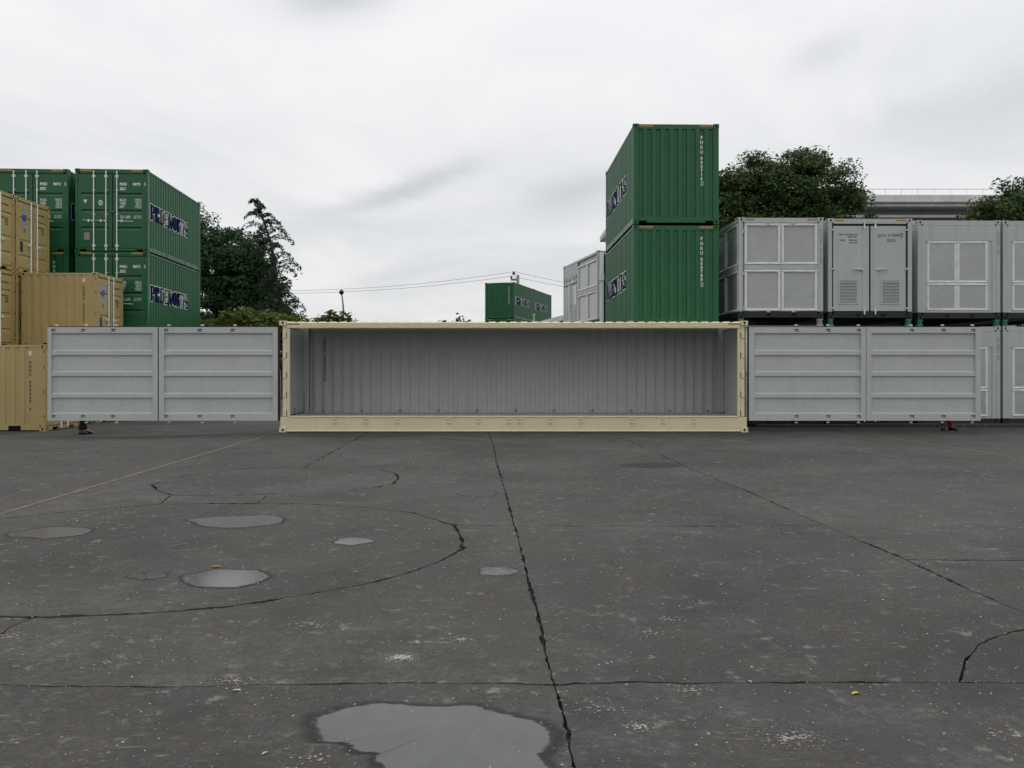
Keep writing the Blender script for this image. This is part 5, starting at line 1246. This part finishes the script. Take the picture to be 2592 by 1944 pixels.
def ramp_():
    t = thing('curved_ramp', (1.0, 50, 0), 0, 'pale curved concrete ramp edge below the far green containers', 'ramp')
    mb = MB(); n = 14; P = []
    for k in range(n+1):
        f = k/n; P.append((.10+f*6, 4.35+.72*math.sin(min(1, f*1.7)*math.pi/2)))
    for (a, za), (b, zb) in zip(P, P[1:]):
        mb.poly([(a, 0, za), (b, 0, zb), (b, 0, zb-.30), (a, 0, za-.30)]); mb.poly([(a, 3, za), (b, 3, zb), (b, 3, zb-.30), (a, 3, za-.30)]); mb.poly([(a, 0, za), (b, 0, zb), (b, 3, zb), (a, 3, za)]); mb.poly([(a, 0, za-.3), (b, 0, zb-.3), (b, 3, zb-.3), (a, 3, za-.3)])
    mb.poly([(P[0][0], 0, P[0][1]), (P[0][0], 3, P[0][1]), (P[0][0], 3, P[0][1]-.3), (P[0][0], 0, P[0][1]-.3)]); obj('deck', mb, 'trim_concrete', t)
    mb = MB(); mb.box(.8, 6, 1.0, 1.3, 0, 4.4); obj('wall', mb, 'concrete_blue', t)
    mb = MB(); mb.tube([(.30, .2, 4.4), (.30, .2, 4.9)], .025, 6); mb.box(.22, .38, .1, .3, 4.9, 4.95); obj('lamp', mb, 'trim_concrete', t)
ramp_()
def lamp_post():
    t = thing('street_lamp', (-11.96, 60, 0), 0, 'thin grey lamp post with a round dark head, left of the middle', 'lamp post')
    mb = MB(); mb.tube([(.05, 0, 0), (.05, 0, 4.5), (.02, 0, 6.2), (-.08, 0, 7.05)], [.10, .075, .06, .05], 8); obj('pole', mb, 'grey_metal', t)
    mb = MB(); mb.tube([(-.10, 0, 7.00), (-.10, 0, 7.08), (-.10, 0, 7.20), (-.10, 0, 7.30), (-.10, 0, 7.36)], [.05, .15, .18, .12, .03], 12); obj('lamp_head', mb, 'black_paint', t)
lamp_post()
def power():
    t = thing('power_pole', (.22, 82, 0), 0, 'dark utility pole rising behind the far green containers', 'pole')
    mb = MB(); mb.tube([(.35, 0, 0), (.35, 0, 10.9)], [.20, .14], 8); obj('pole', mb, 'grey_metal', t)
    mb = MB(); mb.box(-.35, .45, -.06, .06, 10.35, 10.55); mb.box(-.2, .1, -.05, .05, 10.9, 11.1); obj('crossarm', mb, 'grey_metal', t)
    for x, z in ((-.28, 10.75), (-.05, 11.2)):
        mb = MB(); mb.tube([(x, 0, z-.22), (x, 0, z-.1), (x, 0, z), (x, 0, z+.06)], [.05, .10, .09, .03], 8); obj('insulator', mb, 'black_paint', t)
    def wire(p, q, sag, lab):
        pts = []
        for k in range(21):
            f = k/20; pts.append((p[0]+(q[0]-p[0])*f, p[1]+(q[1]-p[1])*f, p[2]+(q[2]-p[2])*f-4*sag*f*(1-f)))
        mb = MB(); mb.tube(pts, .015, 5); tag(obj('power_line', mb, 'cable_black'), lab, 'wire', 'wires on the utility pole')
    wire((.2, 82, 11.22), (-46, 86, 11.4), 1.75, 'upper wire running left from the utility pole'); wire((-.06, 82, 10.78), (-46, 86, 10.9), 1.55, 'lower wire running left from the utility pole')
    wire((.2, 82, 11.22), (30, 80, 7.6), .9, 'upper wire running right from the utility pole'); wire((-.06, 82, 10.78), (30, 80, 7.2), .8, 'lower wire running right from the utility pole')
power()

# ================================================================== TREES
def leaf_cards(C, size, out, mat, name, parent, elong=1.5, seed=1):
    """one small curved two-piece leaf face per point; C (n,3), out (n,3) preferred facing"""
    r = np.random.default_rng(seed); n = len(C)
    nrm = out+r.normal(0, .75, (n, 3)); nrm /= np.linalg.norm(nrm, axis=1)[:, None]+1e-9
    a = np.cross(nrm, r.normal(0, 1, (n, 3))); a /= np.linalg.norm(a, axis=1)[:, None]+1e-9
    b = np.cross(nrm, a); s = (size*r.uniform(.55, 1.25, n))[:, None]
    V = np.empty((n, 4, 3)); V[:, 0] = C-a*s*elong*.5; V[:, 1] = C+b*s*.42+nrm*s*.12; V[:, 2] = C+a*s*elong*.5; V[:, 3] = C-b*s*.42+nrm*s*.12
    me = bpy.data.meshes.new(name); me.vertices.add(n*4); me.vertices.foreach_set('co', V.reshape(-1))
    me.loops.add(n*6); me.polygons.add(n*2)
    base = np.arange(n)[:, None]*4
    me.loops.foreach_set('vertex_index', (base+np.array([0, 1, 2, 0, 2, 3])).reshape(-1).astype(np.int32))
    me.polygons.foreach_set('loop_start', (np.arange(n*2)*3).astype(np.int32)); me.polygons.foreach_set('loop_total', np.full(n*2, 3, np.int32))
    me.update(); me.validate()
    return obj(name, me, mat, parent)
def crown_points(lobes, clumps, per, sig, seed, gap=.0):
    r = np.random.default_rng(seed); L = np.array(lobes, float); w = L[:, 3]*L[:, 4]*L[:, 5]; w = w**(2/3); w /= w.sum(); pts, outs = [], []
    while len(pts) < clumps:
        k = r.choice(len(L), p=w); d = r.normal(0, 1, 3); d /= np.linalg.norm(d)
        if d[2] < -.55: continue
        rad = .50+.50*r.random()**.45
        c = L[k, :3]+d*L[k, 3:6]*rad; m = int(per*r.uniform(.5, 1.5)); s = sig*r.uniform(.6, 1.3)
        q = np.clip(r.normal(0, 1, (m, 3)), -1.45, 1.45)*np.array([s, s, s*.62])
        pts.append(c+q); o = d*.8+np.array([0, 0, .8]); outs.append(np.repeat(o[None], m, 0))
    return np.concatenate(pts), np.concatenate(outs)
def limbs(mb, base, trunk_top, r0, lobes, n, rr, r1=.35):
    b, tp = Vector(base), Vector(trunk_top); mid = b.lerp(tp, .5)+Vector((rr.uniform(-.15, .15), rr.uniform(-.15, .15), 0))
    mb.tube([b, mid, tp], [r0, r0*.8, r0*.55], 10)
    for lb in lobes:
        c = Vector(lb[:3]); s = mid.lerp(tp, rr.uniform(.35, 1)); q = s.lerp(c, .5)+Vector((0, 0, rr.uniform(-.1, .5)))
        mb.tube([s, q, c], [r0*.45, r0*.28, r0*.10], 6)
        for k in range(n):
            d = Vector((rr.uniform(-1, 1)*lb[3], rr.uniform(-1, 1)*lb[4], rr.uniform(-.3, 1)*lb[5]))*.75; e = q.lerp(c, rr.uniform(.2, 1)); mb.tube([e, e.lerp(c+d, .55)+Vector((0, 0, .12)), c+d], [r0*.16, r0*.09, r0*.03], 5)
def tree(name, label, base, trunk_h, r0, lobes, clumps, per, sig, size, mat, seed, group, cat='tree', twigs=4):
    x, y = base; rr = random.Random(seed)
    t = thing(name, (x, y, 0), 0, label, cat, group)
    mb = MB(); limbs(mb, (0, 0, 0), (0, 0, trunk_h), r0, lobes, twigs, rr); obj('trunk', mb, 'bark', t)
    P, O = crown_points(lobes, clumps, per, sig, seed); leaf_cards(P, size, O, mat, 'crown', t, 1.6, seed+1)
    return t
TG = 'trees behind the yard'
tree('broadleaf_tree', 'large round-topped dark broadleaf tree rising behind the tall green stack', (14.9, 45.5), 5.2, .34,
     [(-3.3, 0, 10.3, 1.5, 1.6, 2.0), (-1.9, .1, 11.2, 1.8, 1.8, 1.9), (-2.2, 0, 9.3, 2.3, 2.2, 2.9), (-.2, -.3, 10.6, 2.5, 2.2, 2.9), (1.5, .2, 10.8, 2.2, 2.2, 2.7), (2.6, 0, 9.0, 2.1, 2.0, 2.7), (-.6, -.5, 7.2, 3.0, 2.2, 2.0), (1.4, -.4, 7.3, 2.4, 2.0, 1.9), (-3.4, .3, 9.6, 1.2, 1.6, 2.2), (3.4, -.2, 7.4, 1.2, 1.5, 1.4), (-3.1, 0, 6.6, 1.6, 1.6, 1.6), (0, 0, 5.9, 3.2, 2, 1.3)],
     760, 110, .32, .13, 'leaf_olive', 3, TG)
tree('broadleaf_tree', 'dark green tree cut by the right edge, behind the white containers', (24.6, 40.5), 4.2, .28,
     [(-.4, 0, 9.0, 1.6, 1.6, 1.8), (-1.7, -.2, 8.0, 1.7, 1.6, 1.7), (-2.7, 0, 7.2, 1.2, 1.5, 1.4), (.9, 0, 8.2, 1.9, 1.8, 2.2), (-2.5, .1, 6.2, 1.5, 1.5, 1.1), (.2, -.4, 6.4, 2.6, 1.8, 1.7), (-.1, .2, 9.7, .8, .8, .75)],
     360, 110, .30, .13, 'leaf_olive', 5, TG)
tree('broadleaf_tree', 'tall dense dark tree directly right of the left green stack', (-17.3, 50.5), 5, .32,
     [(-1.6, 0, 9.6, 1.6, 1.8, 2.0), (-1.2, -.3, 7.6, 1.9, 1.9, 2.1), (.1, .1, 8.3, 1.7, 1.8, 1.9), (-.4, -.2, 5.4, 2.4, 2.0, 2.0), (1.2, 0, 6.2, 1.6, 1.7, 1.8), (-2.6, 0, 6.4, 1.3, 1.7, 2.0), (-1.5, 0, 3.6, 2.2, 1.8, 1.4)],
     430, 110, .30, .13, 'leaf_dark', 7, TG)
tree('broadleaf_tree', 'lower dense dark tree between the tall tree and the drooping conifer', (-15.25, 50), 4, .26,
     [(-.3, 0, 8.2, 1.4, 1.6, 1.5), (.1, -.1, 6.6, 1.5, 1.7, 1.8), (-.9, 0, 6.2, 1.6, 1.6, 1.8), (.4, 0, 4.6, 2.1, 1.8, 1.7), (.9, .1, 4.9, .9, 1.4, 1.5), (-.6, 0, 3.6, 2.1, 1.8, 1.3), (1.1, 0, 3.6, 1.0, 1.2, 1.2)],
     380, 110, .28, .13, 'leaf_dark', 9, TG)
def conifer():
    t = thing('drooping_conifer', (-13.15, 48, 0), 0, 'tall ragged conifer with drooping branches, right of the dense left trees', 'tree', TG)
    rr = random.Random(12); mb = MB(); T = lambda z: Vector((.25-1.05*max(0, (z-3)/8.4)**1.15-.5*max(0, (z-8.5)/2.8), 0, z))
    mb.tube([T(z) for z in np.linspace(0, 11.35, 14)], [.17*(1-z/12.2)+.02 for z in np.linspace(0, 11.35, 14)], 8)
    C, O = [], []
    zs = 3.0; k = 0
    while zs < 11.35:
        f = (11.6-zs)/8.6; Lb = min(.22+(11.4-zs)*1.1, .85+1.35*f)*rr.uniform(.5, 1.2); az = k*2.4+rr.uniform(-.5, .5); s = T(zs)
        d = Vector((math.cos(az), math.sin(az), 0)); n = 9; pts = []
        for i in range(n+1):
            q = i/n; pts.append(s+d*Lb*q+Vector((0, 0, .34*Lb*math.sin(q*math.pi*.62)-.42*Lb*q**2.6)))
        mb.tube(pts, [.035*(1-i/(n+1.5))*(.4+f) for i in range(n+1)], 5)
        for i in range(1, n+1):
            for m in range(int(8+9*f)):
                e = pts[i-1].lerp(pts[i], rr.random()); side = Vector((-d.y, d.x, 0))*rr.uniform(-.30, .30)*Lb*.5*(1-.5*i/n)
                h = rr.random()**1.1*(.14+.48*f)
                C.append(e+side+Vector((rr.uniform(-.04, .04), 0, -h))); O.append((side.x, side.y, .3))
        zs += rr.uniform(.11, .23); k += 1
    for i in range(120):
        e = T(10.6+rr.random()*.85); C.append(e+Vector((rr.uniform(-.16, .16), rr.uniform(-.12, .12), -rr.random()*.2))); O.append((0, 0, 1))
    obj('trunk', mb, 'bark', t); leaf_cards(np.array([tuple(c) for c in C]), .10, np.array(O, float), 'leaf_conifer', 'foliage', t, 2.6, 5)
conifer()
def bush(x, y, lobes, clumps, per, size, mat, seed, label, sig=.22):
    t = thing('bush', (x, y, 0), 0, label, 'bush', 'bushes behind the cream container'); rr = random.Random(seed); mb = MB()
    for lb in lobes:
        c = Vector(lb[:3]); mb.tube([(c.x*.3, c.y*.3, 0), (c.x*.6, c.y*.6, c.z*.5), c], [.06, .045, .02], 6)
        for k in range(5): e = c+Vector((rr.uniform(-1, 1)*lb[3], rr.uniform(-1, 1)*lb[4], rr.uniform(0, 1)*lb[5])); mb.tube([c.lerp(Vector((c.x*.6, c.y*.6, c.z*.5)), .4), c.lerp(e, .6), e], [.022, .014, .006], 5)
    obj('stem', mb, 'bark', t); P, O = crown_points(lobes, clumps, per, sig, seed); leaf_cards(P, size, O, mat, 'foliage', t, 1.9, seed)
bush(-12.7, 40, [(-1.2, 0, 3.35, .8, .8, .75), (-.2, -.1, 3.75, .9, .8, .75), (.8, 0, 3.7, .8, .8, .7), (-.3, 0, 2.4, 1.8, .9, 1.2), (1.6, 0, 3.2, .7, .7, .7), (-1.7, .1, 2.6, .6, .7, .9)], 190, 46, .15, 'leaf_bright', 21, 'bright yellow-green bush filling the gap left of the cream container')
bush(-10.4, 39.5, [(-.6, 0, 3.6, .8, .7, .65), (.4, 0, 3.55, .7, .7, .6), (1.2, 0, 3.5, .6, .6, .55), (.2, 0, 2.5, 1.6, .8, .9)], 140, 40, .14, 'leaf_bright', 22, 'low yellow-green bush behind the left corner of the cream container')
def sprigs(x, y, n, h, w, seed, label):
    t = thing('tall_weed', (x, y, 0), 0, label, 'plant', 'tall weeds above the cream roof'); rr = random.Random(seed); mb = MB(); C, O = [], []
    for k in range(n):
        a = rr.uniform(-w, w); top = h*rr.uniform(.86, 1.0)*(1-.10*abs(a)/w); lean = rr.uniform(-.3, .35)
        p = [Vector((a*.6, 0, 0)), Vector((a*.85, rr.uniform(-.2, .2), top*.6)), Vector((a, rr.uniform(-.3, .3), top*.9)), Vector((a+lean, rr.uniform(-.3, .3), top))]
        mb.tube(p, [.03, .022, .014, .006], 5)
        for i in range(64):
            f = rr.random()**.6; e = p[1].lerp(p[2], f*2) if f < .5 else p[2].lerp(p[3], (f-.5)*2); C.append(e+Vector((rr.gauss(0, .11), rr.gauss(0, .1), rr.gauss(0, .06)))); O.append((0, -.2, 1))
    obj('stem', mb, 'bark', t); leaf_cards(np.array([tuple(c) for c in C]), .13, np.array(O, float), 'leaf_shrub', 'foliage', t, 1.9, seed)
sprigs(-8.05, 38, 26, 4.36, 1.3, 31, 'leafy weed tips showing above the cream roof below the lamp post')
sprigs(-2.55, 40, 14, 4.27, .66, 32, 'small leafy weed tips above the middle of the cream roof')

# ================================================================== PEOPLE (mostly hidden behind the open doors)
def skin_mesh(name, joints, edges, mat, parent, levels=2):
    me = bpy.data.meshes.new(name); me.from_pydata([j[0] for j in joints], edges, []); o = bpy.data.objects.new(name, me); COL.objects.link(o); o.parent = parent
    if not me.skin_vertices: me.attributes.new('skin', 'FLOAT', 'POINT') if False else None
    m = o.modifiers.new('skin', 'SKIN'); m.use_smooth_shade = True
    if not me.skin_vertices:
        import bmesh
        bm = bmesh.new(); bm.from_mesh(me); bm.verts.layers.skin.verify(); bm.to_mesh(me); bm.free()
    for i, j in enumerate(joints):
        sv = me.skin_vertices[0].data[i]; r = j[1]; sv.radius = r if isinstance(r, tuple) else (r, r); sv.use_root = (i == 0)
    s = o.modifiers.new('sub', 'SUBSURF'); s.levels = levels; s.render_levels = levels
    me.materials.append(MATS[mat]); return o
def person(loc, rz, legs, trousers, jacket, label):
    """legs: two lists hip, knee, ankle, toe; local frame faces -y"""
    t = thing('person', loc, rz, label, 'person')
    J = [((0, 0, .95), (.13, .10)), ((0, 0, 1.15), (.12, .09)), ((0, .01, 1.36), (.15, .10)), ((0, .01, 1.49), .055), ((0, -.005, 1.56), .055), ((0, -.02, 1.64), (.078, .095)), ((0, -.01, 1.72), (.07, .085))]
    E = [(0, 1), (1, 2), (2, 3), (3, 4), (4, 5), (5, 6)]
    def chain(st, pts):
        k = st
        for p in pts: J.append(p); E.append((k, len(J)-1)); k = len(J)-1
        return k
    for s, lg in ((-1, legs[0]), (1, legs[1])):
        chain(0, [(lg[0], .085), (lg[1], .058), (lg[2], .034), ((lg[3][0], lg[3][1], .045), (.02, .018))])
        w = chain(2, [((s*.19, .01, 1.42), .055), ((s*.24, .03, 1.13), .042), ((s*.235, -.06, .88), .030), ((s*.232, -.075, .82), (.036, .018))])
        for i, (dx, L) in enumerate(((-.03, .068), (-.01, .078), (.01, .074), (.03, .058))):
            chain(w, [((s*.232+dx*.4, -.082+dx, .79), .0095), ((s*.232+dx*.4, -.09+dx, .79-L*.55), .0088), ((s*.228+dx*.4, -.082+dx, .79-L), .0078)])
        chain(w, [((s*.22, -.115, .81), .011), ((s*.215, -.128, .775), .009)])
    skin_mesh('body', J, E, 'skin', t)
    head = MB(); head.prism([(-.012, 1.63), (.012, 1.63), (.016, 1.612), (-.016, 1.612)], 'y', -.135, -.10); obj('nose', head, 'skin', t)
    for s in (-1, 1):
        m = MB(); m.box(s*.075, s*.095, -.02, .02, 1.61, 1.67, 0, .008); obj('ear', m, 'skin', t)
        m = MB(); m.box(s*.03-.012, s*.03+.012, -.112, -.10, 1.645, 1.657, 0, .004); obj('eye', m, 'hair', t)
    m = MB(); m.box(-.022, .022, -.118, -.10, 1.583, 1.591, 0, .003); obj('mouth', m, 'red_print', t)
    skin_mesh('hair', [((0, .01, 1.70), (.095, .10)), ((0, .0, 1.755), (.075, .085))], [(0, 1)], 'hair', t)
    j = [((0, 0, .90), (.165, .125)), ((0, 0, 1.15), (.150, .115)), ((0, .01, 1.38), (.175, .118)), ((0, .01, 1.46), (.085, .075))]; e = [(0, 1), (1, 2), (2, 3)]
    for s in (-1, 1): k = len(j); j += [((s*.20, .01, 1.41), .072), ((s*.245, .03, 1.13), .060), ((s*.237, -.05, .90), .048)]; e += [(2, k), (k, k+1), (k+1, k+2)]
    skin_mesh('jacket', j, e, jacket, t)
    j = [((0, 0, .97), (.140, .115)), ((0, 0, .90), (.140, .115))]; e = [(0, 1)]
    for lg in legs:
        k = len(j); a = Vector(lg[1]).lerp(Vector(lg[2]), .5); h = Vector(lg[2])+Vector((0, 0, .0)); j += [(lg[0], .105), (lg[1], .085), (tuple(a), .082), (tuple(h), .080)]; e += [(1, k), (k, k+1), (k+1, k+2), (k+2, k+3)]
    skin_mesh('trousers', j, e, trousers, t)
    for lg in legs:
        a, b = Vector(lg[2]), Vector(lg[3]); d = (b-a); d.z = 0; d.normalize(); heel = a-d*.05; g = lambda v, z: (v.x, v.y, z)
        skin_mesh('shoe', [(g(heel, .045), (.055, .06)), (g(a+d*.07, .05), (.058, .06)), (g(a+d*.15, .04), (.06, .048)), (g(a+d*.21, .03), (.045, .034))], [(0, 1), (1, 2), (2, 3)], 'shoe_leather', t)
        m = MB(); n = Vector((-d.y, d.x, 0)); m.poly([g(heel-d*.045+n*.035, .001), g(a+d*.15+n*.045, .001), g(a+d*.23, .001), g(a+d*.15-n*.045, .001), g(heel-d*.045-n*.035, .001)]); obj('sole', m, 'black_rubber', t)
person((-11.38, 22.66, dip(-11.3, 22.66)), R_(80), [((-.09, 0, .90), (-.09, -.02, .50), (-.085, .10, .10), (-.09, -.10, .05)), ((.09, 0, .90), (.10, .22, .47), (.09, .09, .105), (.09, -.12, .05))], 'dark_trousers', 'blue_jacket', 'person in dark trousers, only lower legs and shoes showing under the left open door')
person((11.66, 22.75, 0), R_(4), [((-.09, 0, .90), (-.11, -.02, .50), (-.10, .02, .10), (-.18, -.16, .05)), ((.09, 0, .90), (.10, -.02, .50), (.10, .02, .10), (.19, -.15, .05))], 'maroon_trousers', 'grey_jacket', 'person in dark red trousers, only lower legs showing under the right open door')
